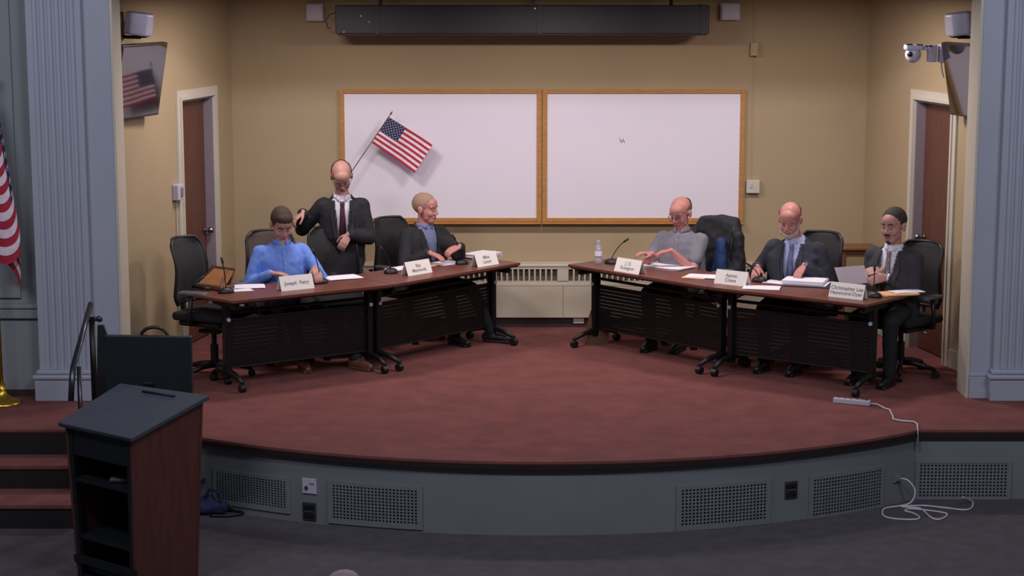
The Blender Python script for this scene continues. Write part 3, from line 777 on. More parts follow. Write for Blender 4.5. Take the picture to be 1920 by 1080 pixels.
    # hair
    if hair:
        b = MB(); b.ball(h((0, .018, .040)), [x * hs for x in (.0785, .098, .0865)], HM, 40, 28)
        if hair == 'short': b.ball(h((0, -.035, .072)), [x * hs for x in (.060, .052, .045)], HM, 24, 16)
        inv_h = Rh.transposed(); dele = []
        b.bm.faces.ensure_lookup_table()
        for fc in b.bm.faces:
            p = inv_h @ (fc.calc_center_median() - HC) / hs
            x, y, z = p
            if hair == 'short':
                keep = z > .066 - max(0, (y + .055)) * 1.7 and z > -.055
                if y < -.055 and z < .062: keep = False
            elif hair == 'crop':
                keep = z > .082 - max(0, (y + .05)) * 2.0 and z > -.055
            elif hair == 'recede':
                keep = (z > .045 - (y + .01) * 1.3 and z > -.055 and y > -.035 and (abs(x) > .035 or y > .0 or z > .2)) or False
            elif hair == 'fringe':
                keep = y > -.022 and -.055 < z < .050 + y * .25 and z > .045 - (y + .01) * 1.6
            else: keep = z > .05
            if not keep: dele.append(fc)
        bmesh.ops.delete(b.bm, geom=dele, context='FACES')
        me = b.mesh(); noisy(me, .003, 60)
        o = put('hair', me, hairm, t, True, iv)
    if beard:
        b = MB()
        if beard == 'full':
            b.ball(h((0, -.050, -.088)), [x * hs for x in (.044, .040, .036)], HM)
            for q in (-1, 1):
                b.caps(h((q * .060, -.010, -.03)), h((q * .045, -.040, -.080)), .014 * hs, .022 * hs)
            b.caps(h((-.024, -.084, -.048)), h((.024, -.084, -.048)), .0085 * hs, .0085 * hs, 10)
        else:
            b.ball(h((0, -.062, -.092)), [x * hs for x in (.024, .026, .022)], HM)
            b.caps(h((-.020, -.087, -.048)), h((0, -.092, -.044)), .006 * hs, .007 * hs, 10); b.caps(h((.020, -.087, -.048)), h((0, -.092, -.044)), .006 * hs, .007 * hs, 10)
        me = remesh(b, .004, 2); put('beard', me, hairm if beard != 'full' else mat('grey_beard', (176, 160, 156), .9, var=.15, scale=60), t, True, iv)
    if glasses:
        b = MB()
        for q in (-1, 1):
            b.tube([h((q * .033 + .022 * math.cos(a), -.097 + .012 * (math.cos(a) * q > 0) * abs(math.cos(a)), -.002 + .016 * math.sin(a))) for a in [k * 2 * PI / 16 for k in range(16)]], .0018, 6, True)
            b.tube([h((q * .056, -.090, .002)), h((q * .078, -.03, .004)), h((q * .082, .015, .002))], .0018, 6)
        b.tube([h((-.011, -.098, .002)), h((.011, -.098, .002))], .0018, 6)
        b.build('glasses', BLACK, t, True, iv)
    # trousers
    b = MB()
    b.ball(P - Z * .01, (.165 * g + .01, .15 * g, .12), Rz)
    for q in (-1, 1):
        b.caps(hips[q], kn[q], .092 * (1 + (g - 1) * .5), .068, 16); b.caps(kn[q], an[q] + Z * .0, .068, .052, 16)
    me = remesh(b, .012, 4); noisy(me, .004, 14); put('trousers', me, trm, t, True, iv)
    # shoes
    for q in (-1, 1):
        off, ty = feet[q]; fd = Matrix.Rotation(ty, 3, 'Z') @ f
        a = V((an[q].x, an[q].y, floor + .05)); b = MB()
        b.caps(a - fd * .045, a + fd * .09 - Z * .004, .043, .040, 14); b.caps(a + fd * .09 - Z * .004, a + fd * .17 - Z * .014, .040, .030, 14); b.caps(a, V((an[q].x, an[q].y, a.z + .03)), .046, .047); b.caps(a, an[q], .044, .046)
        bot = a - Z * .045
        R = Matrix((fd.cross(Z), fd, Z)).transposed()
        b.box(bot + fd * .06 + Z * .004, (.078, .25, .016), R, .005)
        me = remesh(b, .007, 2); put('shoe', me, shoem or BLACK, t, True, iv)
    # shirt & jacket
    inner = (top == 'suit')
    def sleeves(mb, inf, cuff):
        for q in (-1, 1):
            mb.ball(sh[q] - sr * q * .014, .056 + inf); mb.caps(sh[q], el[q], .054 + inf, .045 + inf, 16)
            if sleeve == 'long': mb.caps(el[q], el[q].lerp(wr_[q], cuff), .045 + inf, .032 + inf, 16)
    def vtest(p):
        r = p - P; a = r.dot(sr); hh = r.dot(s); fz = r.dot(fr)
        return a, hh, fz
    if top == 'shirt' or inner:
        b = MB(); torso(b, .0 if inner else .014, -.08 if inner else -.12, inner, belly=.0 if inner else .05 * g)
        if not inner:
            if sleeve == 'short':
                for q in (-1, 1):
                    b.ball(sh[q] - sr * q * .014, .066); b.caps(sh[q], sh[q].lerp(el[q], .66), .062, .064, 16)
            else: sleeves(b, .008, .93)
        else:
            for q in (-1, 1): b.caps(sh[q], el[q], .05, .046); b.caps(el[q], el[q].lerp(wr_[q], .95), .044, .034)
        me = remesh(b, .010, 4)
        if not inner: noisy(me, .006, 12)
        shirt = put('shirt', me, shirtm, t, True, iv); sbvh = world_bvh(me)
        # collar
        b = MB(); ring = []
        for k in range(25):
            a = -PI * .5 + .30 + (2 * PI - .60) * k / 24
            ring.append((math.cos(a), math.sin(a)))
        c0 = N_ + s * -.012
        lo = [c0 + sr * x * .074 + -fr * 0 + fr * y * -.0 + fr * (y * .072) * -1 * -1 for x, y in ring]
        def cp_(x, y, r, hgt): return N_ + s * hgt + sr * x * r + fr * (-y) * r
        R0 = [cp_(x, y, .078, -.028) for x, y in ring]; R1 = [cp_(x, y, .069, .012) for x, y in ring]; R2 = [cp_(x, y, .082, -.022) + s * (-.012 if k in (0, 1, 23, 24) else 0) + fr * (.012 if k in (0, 1, 23, 24) else 0) for k, (x, y) in enumerate(ring)]
        for A_, B_ in ((R0, R1), (R1, R2)):
            va = [b.bm.verts.new(p) for p in A_]; vb = [b.bm.verts.new(p) for p in B_]
            for k in range(24): b.bm.faces.new((va[k], va[k + 1], vb[k + 1], vb[k]))
        o = b.build('collar', shirtm, shirt, True, iv); md = o.modifiers.new('s', 'SOLIDIFY'); md.thickness = .004
        for k in range(4 if top == 'shirt' and sleeve == 'long' else (2 if top == 'shirt' else 0)):
            q_ = P + s * (.42 - k * .085) + fr * .5
            hit = sbvh.ray_cast(q_, -fr)
            if hit[0]: b = MB(); b.ball(hit[0], .0065, u=8, v=6); b.build('button', WHITEP, shirt, True, iv)
        if top == 'shirt':
            b = MB(); last = None; pr = []
            for k in range(14 if sleeve == 'long' else 6):
                q_ = P + s * (.455 - k * .03) + fr * .5; row = []
                for a in (-.016, .016):
                    hit = sbvh.ray_cast(q_ + sr * a, -fr)
                    if hit[0]: row.append(b.bm.verts.new(hit[0] + fr * .004))
                if len(row) == 2:
                    if last: b.bm.faces.new((last[0], last[1], row[1], row[0]))
                    last = row
            o = b.build('placket', shirtm, shirt, True, iv)
    if tiem is not None:
        b = MB(); last = None
        for k in range(22):
            hh = .470 - k * (.47 - vcut[0] + .02) / 21
            wdt = .020 if k < 2 else (.017 if k == 2 else .019 + .024 * (k - 2) / 19)
            if k == 21: wdt = .004
            q_ = P + s * hh + fr * .5; row = []
            for a in (-1, -.5, 0, .5, 1):
                hit = sbvh.ray_cast(q_ + sr * a * wdt, -fr)
                if hit[0]: row.append(b.bm.verts.new(hit[0] + fr * (.014 - .005 * abs(a) + (.010 if k < 2 else 0))))
            if len(row) == 5:
                if last:
                    for m_ in range(4): b.bm.faces.new((last[m_], last[m_ + 1], row[m_ + 1], row[m_]))
                last = row
        o = b.build('tie', tiem, t, True, iv); md = o.modifiers.new('s', 'SOLIDIFY'); md.thickness = .006; md.offset = 1
    if top in ('suit',):
        b = MB(); torso(b, .026, -.17 if not seated else -.12, False, belly=.06 * g); sleeves(b, .018, .90)
        me = remesh(b, .010, 5); noisy(me, .005, 11)
        bm = bmesh.new(); bm.from_mesh(me); dl = []
        vb, vt, vw = vcut
        def vw_at(hh):
            return vw * min(1, max(0, (hh - vb) / (vt - vb))) ** .8 + .006
        for fc in bm.faces:
            a, hh, fz = vtest(fc.calc_center_median())
            if fz > .0 and hh > vb and abs(a) < vw_at(hh): dl.append(fc)
            elif hh > .470 and abs(a) < .10: dl.append(fc)
        bmesh.ops.delete(bm, geom=dl, context='FACES')
        bm.to_mesh(me); bm.free()
        jk = put('jacket', me, topm, t, True, iv); md = jk.modifiers.new('s', 'SOLIDIFY'); md.thickness = .006; md.offset = -1
        jb = world_bvh(me)
        for q in (-1, 1):
            b = MB(); last = None
            for k in range(20):
                hh = vb + (.462 - vb) * k / 19
                w0 = vw_at(hh); w1 = w0 + .058 * math.sin(min(1, (k + 1) / 13) * PI / 2) * (1 if k < 15 else max(.35, 1 - (k - 14) * .16))
                row = []
                for a in (w0 - .012, (w0 + w1) / 2, w1):
                    hit = jb.ray_cast(P + s * hh + sr * a * q + fr * .5, -fr)
                    if hit[0] is None: hit = sbvh.ray_cast(P + s * hh + sr * a * q + fr * .5, -fr)
                    if hit[0]: row.append(b.bm.verts.new(hit[0] + fr * .006))
                if len(row) == 3:
                    if last:
                        for m_ in range(2): b.bm.faces.new((last[m_], last[m_ + 1], row[m_ + 1], row[m_]))
                    last = row
            o = b.build('lapel', topm, jk, True, iv); md = o.modifiers.new('s', 'SOLIDIFY'); md.thickness = .005; md.offset = 0
        b = MB()
        pts = [N_ + s * -.005 + sr * math.cos(a) * .086 + fr * (-math.sin(a)) * .080 for a in [PI * (-.12 + 1.24 * k / 14) for k in range(15)]]
        b.tube([p - s * (.028 * abs(k - 7) / 7) for k, p in enumerate(pts)], .014, 8); b.build('jacket_collar', topm, jk, True, iv)
        for q in (-1, 1):
            e0, e1 = el[q].lerp(wr_[q], .90), el[q].lerp(wr_[q], 1.02)
            b = MB(); b.cyl(e0, e1, .037, .035, 16); b.build('cuff', shirtm, t, True, iv)
    return t

NAVY = mat('black_wool', (30, 28, 34), .85, var=.15, scale=40)
SLATE = mat('dark_slate_wool', (44, 44, 56), .85, var=.12, scale=40)
CHG = mat('charcoal_wool', (50, 48, 54), .85, var=.12, scale=40)
DKT = mat('dark_trousers', (24, 23, 27), .85)
BLUES = mat('blue_cotton', (104, 136, 216), .8, var=.05, scale=25)
POLO = mat('grey_pique', (122, 118, 130), .85, var=.06, scale=60)
WHS = mat('white_cotton', (214, 208, 222), .8, var=.03)
PBS = mat('pale_blue_cotton', (172, 176, 212), .8, var=.03)
PLAID = mat('blue_grey_cotton', (108, 112, 146), .8, var=.25, scale=60)
MTIE = mat('maroon_silk', (70, 28, 42), .5, var=.1)
PTIE = mat('periwinkle_silk', (98, 98, 140), .5, var=.1)
FTIE = mat('patterned_silk', (118, 104, 108), .6, var=.5, scale=70)
BRH = mat('brown_hair', (58, 40, 34), .8, var=.25, scale=90)
DKH = mat('dark_hair', (48, 38, 38), .8, var=.25, scale=90)
SAND = mat('sandy_grey_hair', (160, 126, 108), .8, var=.15, scale=90)
GRH = mat('grey_hair', (104, 92, 90), .8, var=.2, scale=90)
REDH = mat('faded_ginger_hair', (168, 128, 108), .8, var=.2, scale=90)
WHH = mat('white_hair', (196, 170, 178), .8, var=.1, scale=60)
up = V((0, 0, 1))
person('person', 'seated man in a light blue button shirt looking down at his papers', (-1.97, 15.66), 20, lean=9, head=(22, 30, 0), hs=1.17, top='shirt',
       shirtm=BLUES, trm=DKT, hair='short', hairm=BRH, skin=SKIN, girth=1.12, pz=.57,
       hands={-1: (aty(508, 512, 15.36), (.9, -.25, -.05), up, .35), 1: (aty(590, 503, 15.34), (.25, -.6, -.35), up, .5)}, shoem=LEATHD,
       feet={-1: (V((.22, -.33, 0)), 0), 1: (V((.66, -.28, 0)), .5)})
person('person', 'standing bald man in a black suit and maroon tie behind an empty chair', (-1.51, 16.48), 6, pz=.865, headoff=(0, -.01, .028), lean=11, head=(8, 38, -4), seated=False,
       topm=NAVY, shirtm=WHS, tiem=MTIE, trm=NAVY, hair='fringe', hairm=GRH, glasses=True, skin=SKIN, vcut=(.0, .47, .062), hs=1.17, sidelean=0,
       hands={-1: (aty(568, 398, 16.25), (-.5, -.3, -.45), up, .7), 1: (aty(655, 440, 16.18), (-.45, -.3, -.7), V((0, -1, .3)), .6)})
person('person', 'seated man in a black blazer turning his head to the right', (-.81, 16.66), 36, lean=4, head=(66, 4, 0), hs=1.15, topm=NAVY, shirtm=PLAID,
       trm=DKT, hair='crop', hairm=SAND, skin=SKIN2, girth=1.06, vcut=(.08, .47, .07),
       hands={-1: (aty(805, 474, 16.30), (.8, -.45, -.25), up, .45), 1: (aty(862, 462, 16.36), (-.75, -.45, -.3), V((0, -.5, 1)), .7)},
       feet={-1: (V((.30, -.22, 0)), .1), 1: (V((.62, -.10, 0)), .6)})
person('person', 'seated bald man in a grey polo shirt and glasses sorting papers', (1.53, 16.42), -28, lean=8, head=(-38, 22, 0), hs=1.17, top='shirt', sleeve='short',
       shirtm=POLO, trm=DKT, hair='fringe', hairm=GRH, glasses=True, skin=SKIN2, girth=1.12,
       hands={-1: (aty(1222, 476, 16.12), (-.9, -.3, .1), up, .6), 1: (aty(1258, 470, 16.12), (-.9, -.1, -.15), up, .8)},
       feet={-1: (V((-.30, -.22, 0)), 0), 1: (V((-.05, -.28, 0)), 0)})
person('person', 'seated bearded man in a slate suit and periwinkle tie reading papers', (2.42, 15.60), -28, lean=9, head=(-22, 22, 0), headoff=(-.05, -.01, .015), topm=SLATE, shirtm=PBS, tiem=PTIE,
       trm=DKT, hair='fringe', hairm=REDH, beard='full', skin=SKIN2, girth=1.25, pz=.60, vcut=(.0, .47, .066), hs=1.2,
       hands={-1: (aty(1420, 500, 15.48), (-.2, -.5, -.6), up, .6), 1: (aty(1508, 498, 15.34), (-.45, -.5, -.5), up, .5)})
person('person', 'seated man in a charcoal suit and patterned tie holding a sheet', (3.14, 15.10), -34, lean=6, head=(-42, 8, 0), topm=CHG, shirtm=WHS, tiem=FTIE,
       trm=DKT, hair='crop', hairm=DKH, beard='goatee', skin=SKIN, girth=1.08, pz=.60, headoff=(0, 0, .02), vcut=(.02, .47, .066), hs=1.2,
       hands={-1: (aty(1655, 506, 14.98), (-.85, -.2, -.02), V((0, -.6, .8)), .6), 1: (aty(1662, 520, 14.90), (-.85, -.35, -.1), V((.1, -.8, .5)), .6)})
person('person', 'audience member at the bottom edge, only the white-haired crown in view', (-.70, 7.42), 180, lean=4, head=(180, 6, 0), top='shirt', shirtm=mat('grey_sweater', (90, 88, 96), .9),
       trm=DKT, hair='short', hairm=WHH, pz=.565, floor=-.525, hs=1.08, headoff=(0, 0, -.012),
       hands={-1: (V((-.56, 7.75, .12)), (0, 1, -.2), up, .4), 1: (V((-.84, 7.75, .12)), (0, 1, -.2), up, .4)})
t = thing('audience_chair', (-.70, 7.38, -.525), 'plain stacking chair under the audience member, below the frame', 'chair', PI)
b = MB(); b.box((0, 0, .45), (.46, .44, .04), None, .015); b.build('seat', SEATF, t)
b = MB(); b.box((0, .25, .72), (.42, .03, .26), None, .012); b.build('backrest', SEATF, t)
for sx in (-1, 1):
    b = MB(); b.tube([(sx * .2, .2, 0), (sx * .2, .25, .45), (sx * .19, .268, .84)], .011); b.build('leg', CHROME, t)
    b = MB(); b.tube([(sx * .2, -.2, 0), (sx * .2, -.18, .44)], .011); b.build('leg', CHROME, t)

# jacket over the polo man's chair
cj = placed[4]; M4 = Matrix.Translation(cj.location) @ cj.rotation_euler.to_matrix().to_4x4()
t = thing('draped_jacket', cj.location, 'dark jacket with blue lining hung over the chair behind the man in grey', 'jacket', cj.rotation_euler.z)
b = MB()
def drape(off, w_, z0, z1, th, mb):
    rings = []
    for k in range(9):
        v = k / 8; z = z0 + (z1 - z0) * v; hw = w_ * (1 - .30 * v ** 3) * (1 + .10 * (1 - v))
        c = V((0, .255 + .09 * (z - .56) / .52 + off, z))
        rings.append([c + V((hw * math.cos(a), th * math.sin(a) - .05 * math.cos(a) ** 2, .0)) for a in [q * 2 * PI / 24 for q in range(24)]])
    mb.loft(rings)
drape(.0, .300, .42, 1.115, .115, b)
b.caps((-.26, .26, .95), (-.31, .30, .50), .06, .05); b.caps((.24, .26, .97), (.30, .26, .48), .06, .05)
me = remesh(b, .012, 5); noisy(me, .012, 9)
put('shell', me, mat('black_nylon', (28, 28, 36), .7, var=.2), t, True)
b = MB(); b.caps((.14, .15, .92), (.17, .12, .50), .045, .065); b.caps((.14, .15, .92), (.10, .13, .62), .045, .05); me = remesh(b, .012, 3); noisy(me, .008, 10)
put('lining', me, mat('blue_lining', (36, 62, 112), .8, var=.15), t, True)

# ================================================================ TABLE-TOP THINGS
ZT = .7425
def nameplate(px0, px1, py_bot, text, label, T):
    p = atz((px0 + px1) / 2, py_bot, ZT); u, n = T[1], T[2]
    a = math.atan2(u.y, u.x)
    wd = (px1 - px0) / 229.0 / max(.6, math.cos(a) ) * .97
    wd = min(.30, max(.25, wd))
    # seat it on the table: front edge a little behind the table edge
    t = thing('nameplate', p + n * .035, label, 'nameplate', a)
    t.location.z = ZT
    H_, d = .115, .045
    b = MB(); th = .003
    b.loft([[V((x, -d, 0)), V((x, -d + th, 0)), V((x, 0, H_ - th)), V((x, d - th, 0)), V((x, d, 0)), V((x, 0, H_))] for x in (-wd / 2, wd / 2)])
    b.build('card', CARD, t)
    cu = bpy.data.curves.new('txt', 'FONT'); cu.body = text; cu.align_x = 'CENTER'; cu.align_y = 'CENTER'; cu.size = .042; cu.extrude = .0004; cu.space_line = .95
    cu.offset = .0006
    to = bpy.data.objects.new('tmp', cu); col.objects.link(to)
    dg = bpy.context.evaluated_depsgraph_get(); me = bpy.data.meshes.new_from_object(to.evaluated_get(dg)); bpy.data.objects.remove(to)
    tilt = math.atan2(H_, d)
    me.transform(Matrix.Translation((0, -d * .52 - .0008, H_ * .48)) @ Matrix.Rotation(tilt, 4, 'X'))
    put('lettering', me, INK, t)
nameplate(524, 592, 543, 'Joseph  Patry', 'cream nameplate before the man in the blue shirt', T1)
nameplate(762, 812, 514, 'Ray\nMannonds', 'cream nameplate on the left inner table, left of the black microphone base', T2)
nameplate(893, 936, 498, 'Mike\nLanzer', 'cream nameplate at the aisle end of the left inner table', T2)
nameplate(1148, 1203, 511, 'J. O.\nRossignor', 'cream nameplate beside the water bottle', T3)
nameplate(1340, 1398, 534, 'Aaron\nCrane', 'cream nameplate at the joint of the two right tables', T4)
nameplate(1556, 1616, 559, 'Christopher Lee\nHammond-Dyer', 'cream nameplate at the right end of the far right table', T4)
def mic(px, py, tpx, tpy, label, T):
    p = atz(px, py, ZT); t = thing('gooseneck_microphone', p, label, 'microphone')
    tip = aty(tpx, tpy, p.y - .02) - p
    b = MB(); R = Matrix.Rotation(math.atan2(T[1].y, T[1].x), 3, 'Z')
    rings = []
    for r, z in ((1.0, 0), (1.0, .012), (.86, .030), (.5, .042)):
        rings.append([R @ V((.068 * r * math.cos(a), .052 * r * math.sin(a), 0)) + V((0, 0, z)) for a in [k * 2 * PI / 20 for k in range(20)]])
    b.loft(rings); b.build('base', BLACK, t, True)
    d = V((-.1, .2, 1)); m1 = V((0, .0, .04)); pts = []
    c1 = m1 + V((0, 0, tip.z * .6)); 
    for k in range(11):
        s_ = k / 10; pts.append(m1 * (1 - s_) ** 2 + (m1 * .4 + tip * .45 + V((0, 0, tip.z * .25))) * 2 * s_ * (1 - s_) + tip * s_ * s_)
    b = MB(); b.tube(pts, .0042, 8); b.build('neck', BLACK, t, True)
    dd = (pts[-1] - pts[-2]).normalized(); b = MB(); b.caps(tip - dd * .012, tip + dd * .03, .008, .010, 10); b.build('capsule', BLACK, t, True)
mic(424, 549, 417, 491, 'gooseneck microphone at the far left, beside the tan satchel', T1)
mic(601, 531, 588, 474, 'gooseneck microphone beside the nameplate of the man in blue', T1)
mic(733, 512, 717, 468, 'gooseneck microphone at the joint of the left tables', T2)
mic(866, 495, 852, 446, 'gooseneck microphone in front of the man in the black blazer', T2)
mic(1146, 494, 1172, 452, 'gooseneck microphone beside the water bottle', T3)
mic(1424, 528, 1405, 497, 'gooseneck microphone before the bearded man, behind the nameplate', T4)
mic(1638, 557, 1640, 505, 'gooseneck microphone in front of the man holding a sheet', T4)
def sheets(px, py, w_, d_, a, n, label, m=PAPER, z=ZT, th=.0035, name='paper_sheet', cat='paper', curl=.0):
    p = atz(px, py, z); t = thing(name, p, label, cat, math.radians(a))
    for k in range(n):
        b = MB(); o = (random.uniform(-.02, .02), random.uniform(-.015, .015)) if k else (0, 0)
        zz = k * th
        g = [[b.bm.verts.new((w_ * (i / 6 - .5) + o[0], d_ * (j / 4 - .5) + o[1], zz + .002 + curl * max(0, (i / 6 - .6)) ** 2 + .0008 * math.sin(i + j))) for i in range(7)] for j in range(5)]
        for j in range(4):
            for i in range(6): b.bm.faces.new((g[j][i], g[j][i + 1], g[j + 1][i + 1], g[j + 1][i]))
        ob = b.build('sheet', m, t, False); md = ob.modifiers.new('s', 'SOLIDIFY'); md.thickness = th * .9; md.offset = 1
    return t
sheets(462, 538, .30, .20, 10, 2, 'two white sheets left of the man in blue, beside the satchel')
sheets(452, 545, .18, .12, 25, 1, 'small white slip in front of the two sheets, by the leftmost microphone', z=ZT + .0)
sheets(640, 521, .30, .22, 28, 2, 'white sheets under the left hand of the man in blue')
sheets(752, 504, .26, .16, 50, 2, 'white sheets behind the microphone at the joint of the left tables')
sheets(838, 494, .26, .20, 45, 2, 'white sheets under the hands of the man in the black blazer')
sheets(802, 499, .16, .12, 60, 1, 'small manila slip right of the left inner nameplate', MANILA, name='folder', cat='folder')
sheets(905, 482, .30, .22, 52, 5, 'stack of white papers behind the nameplate nearest the aisle', th=.008, name='paper_stack')
sheets(1252, 501, .42, .26, -42, 3, 'spread of white papers before the man in grey', curl=.03)
sheets(1322, 519, .32, .20, -20, 2, 'long white envelope left of the nameplate at the right table joint', name='envelope', cat='envelope')
sheets(1302, 521, .20, .13, -20, 1, 'manila envelope edge under the long white envelope', MANILA, name='folder', cat='folder')
sheets(1428, 540, .30, .20, -12, 1, 'single white sheet right of the nameplate at the right table joint')
sheets(1462, 530, .24, .18, -30, 1, 'white sheet under the left hand of the bearded man')
bt = sheets(1512, 534, .34, .24, -20, 5, 'thick stack of white papers on a black binder before the bearded man', th=.009, name='paper_stack')
b = MB(); b.box((.02, .0, .004), (.38, .27, .006), None, .002); o = b.build('binder_cover', CHARC, bt)
sheets(1680, 552, .30, .20, 18, 2, 'manila folders at the right end of the far right table', MANILA, th=.006, name='folder', cat='folder')
sheets(1700, 547, .26, .14, 18, 1, 'white sheet resting on the manila folders', z=ZT + .014)
# sheet held by the last man
hp = aty(1612, 515, 14.92)
t = thing('held_sheet', hp, 'pale sheet held up by the man in charcoal', 'paper')
b = MB(); R = Matrix.Rotation(math.radians(-34), 3, 'Z') @ Matrix.Rotation(math.radians(112), 3, 'X')
me_b = MB(); me_b.box((-.07, 0, 0), (.27, .16, .0015)); me = me_b.mesh(); me.transform(Matrix.Rotation(math.radians(10), 4, 'Z')); me.transform(R.to_4x4()); put('sheet', me, PAPER, t); b.bm.free()
# water bottle
p = atz(1122, 494, ZT); t = thing('water_bottle', p, 'clear plastic water bottle with a white cap', 'bottle')
CLEAR = mat('clear_bottle_plastic', (214, 214, 224), .12, var=.02, trans=.55)
b = MB(); b.lathe((0, 0, 0), [(.028, 0), (.033, .006), (.033, .05), (.030, .055), (.033, .06), (.033, .12), (.030, .135), (.018, .165), (.013, .172), (.013, .186)]); b.build('body', CLEAR, t, True)
b = MB(); b.cyl((0, 0, .184), (0, 0, .204), .0155, seg=20); b.build('cap', WHITEP, t)
b = MB(); b.cyl((0, 0, .07), (0, 0, .115), .0338, seg=24, cap=False); b.build('wrapper', PAPER, t, True)
# satchel on the left table
p = atz(396, 543, ZT) + V((0, .02, 0)); t = thing('satchel', p, 'open tan and brown leather satchel at the left end of the tables', 'bag', math.radians(-36))
b = MB()
R = Matrix.Rotation(math.radians(52), 3, 'X')
def flap(w0, w1, h_, R_, off, th=.012):
    b = MB(); b.loft([[V((-w0 / 2, 0, -th / 2)), V((w0 / 2, 0, -th / 2)), V((w0 / 2, 0, th / 2)), V((-w0 / 2, 0, th / 2))], [V((-w1 / 2 + .03, h_, -th / 2)), V((w1 / 2 + .03, h_, -th / 2)), V((w1 / 2 + .03, h_, th / 2)), V((-w1 / 2 + .03, h_, th / 2))]])
    me = b.mesh(); me.transform(Matrix.Translation(off) @ R_.to_4x4()); return me
put('front_flap', flap(.30, .22, .20, Matrix.Rotation(math.radians(42), 3, 'X'), V((0, -.03, .012))), LEATH, t)
put('back_panel', flap(.33, .27, .17, Matrix.Rotation(math.radians(66), 3, 'X'), V((-.02, .06, .012))), LEATHD, t)
b = MB(); b.box((0, .04, .022), (.30, .16, .04), None, .012); b.build('body', LEATHD, t)
b = MB(); b.tube([(-.16, -.05, .012), (-.1, -.075, .02), (0, -.08, .02), (.05, -.07, .014)], .014, 8); b.tube([(-.16, -.05, .012), (-.17, 0, .05), (-.13, .05, .09)], .008, 8); b.build('strap', BLACK, t, True)
b = MB(); b.tube([(.10, .08, .16), (.13, 0, .10), (.17, -.07, .02), (.22, -.11, .01)], .009, 8); b.build('side_strap', LEATHD, t, True)

# ================================================================ FOREGROUND
# lectern
LZ, HZ = .50, .66
cL, cF = atz(107, 792, LZ), atz(245, 822, LZ)
cR, cB = atz(392, 741, HZ), atz(225, 718, HZ)
cen = (cL + cF + cR + cB) / 4
t = thing('lectern', (cen.x, cen.y, -.525), 'dark lectern with a sloped grey top and reddish wood sides', 'lectern'); iv = minv(t)
nrm = (cF - cL).cross(cB - cL).normalized()
b = MB(); b.hexa([p - nrm * .03 for p in (cL, cF, cR, cB)], [cL, cF, cR, cB]); o = b.build('top', LECTT, t, inv=iv)
md = o.modifiers.new('b', 'BEVEL'); md.width = .006; md.segments = 2
b = MB(); c0 = cB.lerp(cR, .35); c1 = cB.lerp(cR, .72); b.tube([c0.lerp(cL.lerp(cF, .35), .12) + nrm * .004, c1.lerp(cL.lerp(cF, .72), .12) + nrm * .004], .008, 6); b.build('page_ledge', LECTB, t, True, iv)
def low(p, z, k): q = p.lerp(cen, k); return V((q.x, q.y, z))
zf = -.525
def panel(p, q, k0, k1, name, m, th=.02):
    """vertical side between two top corners, tapering slightly to the foot"""
    nn = V(((q - p).y, -(q - p).x, 0)).normalized()
    a, d = p.lerp(cen, k0), q.lerp(cen, k0); a2, d2 = low(p, zf, k1), low(q, zf, k1)
    b = MB(); b.loft([[a2, d2, d2 - nn * th, a2 - nn * th], [a - nrm * .031, d - nrm * .031, d - nn * th - nrm * .031, a - nn * th - nrm * .031]])
    return b.build(name, m, t, inv=iv)
panel(cF, cR, .09, .20, 'side_panel', LECTW)
panel(cB, cL, .09, .20, 'side_panel', LECTW)
panel(cR, cB, .09, .20, 'front_panel', LECTW)
for z, nm in ((-.50, 'bottom_shelf'), (-.24, 'shelf'), (.13, 'shelf')):
    k = .22 - .10 * (z + .525)
    b = MB(); b.prism([low(p, z, k + .02)[:2] for p in (cL, cF, cR, cB)], z, z + .022); b.build(nm, LECTB, t, inv=iv)
for z, h_, in ((.30, .16), (-.40, .05)):
    k = .16
    a, d = low(cL, z, k), low(cF, z, k); nn = V(((d - a).y, -(d - a).x, 0)).normalized()
    b = MB(); b.loft([[a, d, d - nn * .02, a - nn * .02], [a + up * h_, d + up * h_, d - nn * .02 + up * h_, a - nn * .02 + up * h_]]); b.build('rail_board', LECTB, t, inv=iv)
bk = [low(p, zf, .24) for p in (cL, cF)]
for p, q in ((cL, cF),):
    for e in (p, q):
        k = .14; x0 = low(e, zf, .20); x1 = e.lerp(cen, .10) - nrm * .035
        dv = (q - p).normalized() * (.05 if e is p else -.05); dv.z = 0
        nn = V(((q - p).y, -(q - p).x, 0)).normalized()
        b = MB(); b.loft([[x0, x0 + dv, x0 + dv - nn * .03, x0 - nn * .03], [x1, x1 + dv, x1 + dv - nn * .03, x1 - nn * .03]]); b.build('stile', LECTB, t, inv=iv)
p = low(cL.lerp(cF, .75), -.515, .25); p = V((p.x, p.y, .155))
b = MB(); b.box(p + V((0, .12, .014)), (.14, .10, .025), None, .008); tag(b.build('remote_pad', SCUFF), 'small grey device on the upper lectern shelf', 'device')
# display on a stand behind the lectern
YD = 12.1
p0, p1 = aty(196, 624, YD), aty(360, 634, YD); pb = aty(355, 735, YD)
wd = (p1 - p0).length; hgt = p0.z - pb.z + .02
cxd = (p0 + p1) / 2
t = thing('display_monitor', (cxd.x, YD, -.525), 'black flat display on a stand between the lectern and the stage', 'monitor', math.radians(-4))
zt = cxd.z + .525
b = MB(); b.box((0, 0, zt - hgt / 2), (wd, .045, hgt), None, .006); b.build('shell', DISPM, t)
b = MB(); b.box((0, .024, zt - hgt / 2), (wd - .03, .004, hgt - .03)); b.build('screen', SCREEN, t)
b = MB(); b.box((0, -.01, (zt - hgt) / 2 + .06), (.07, .05, zt - hgt + .10), None, .006); b.build('stand_pole', BLACKM, t)
b = MB(); b.box((0, 0, .015), (.5, .36, .03), None, .01); b.build('stand_base', BLACKM, t)
hx = aty(285, 625, YD).x - cxd.x
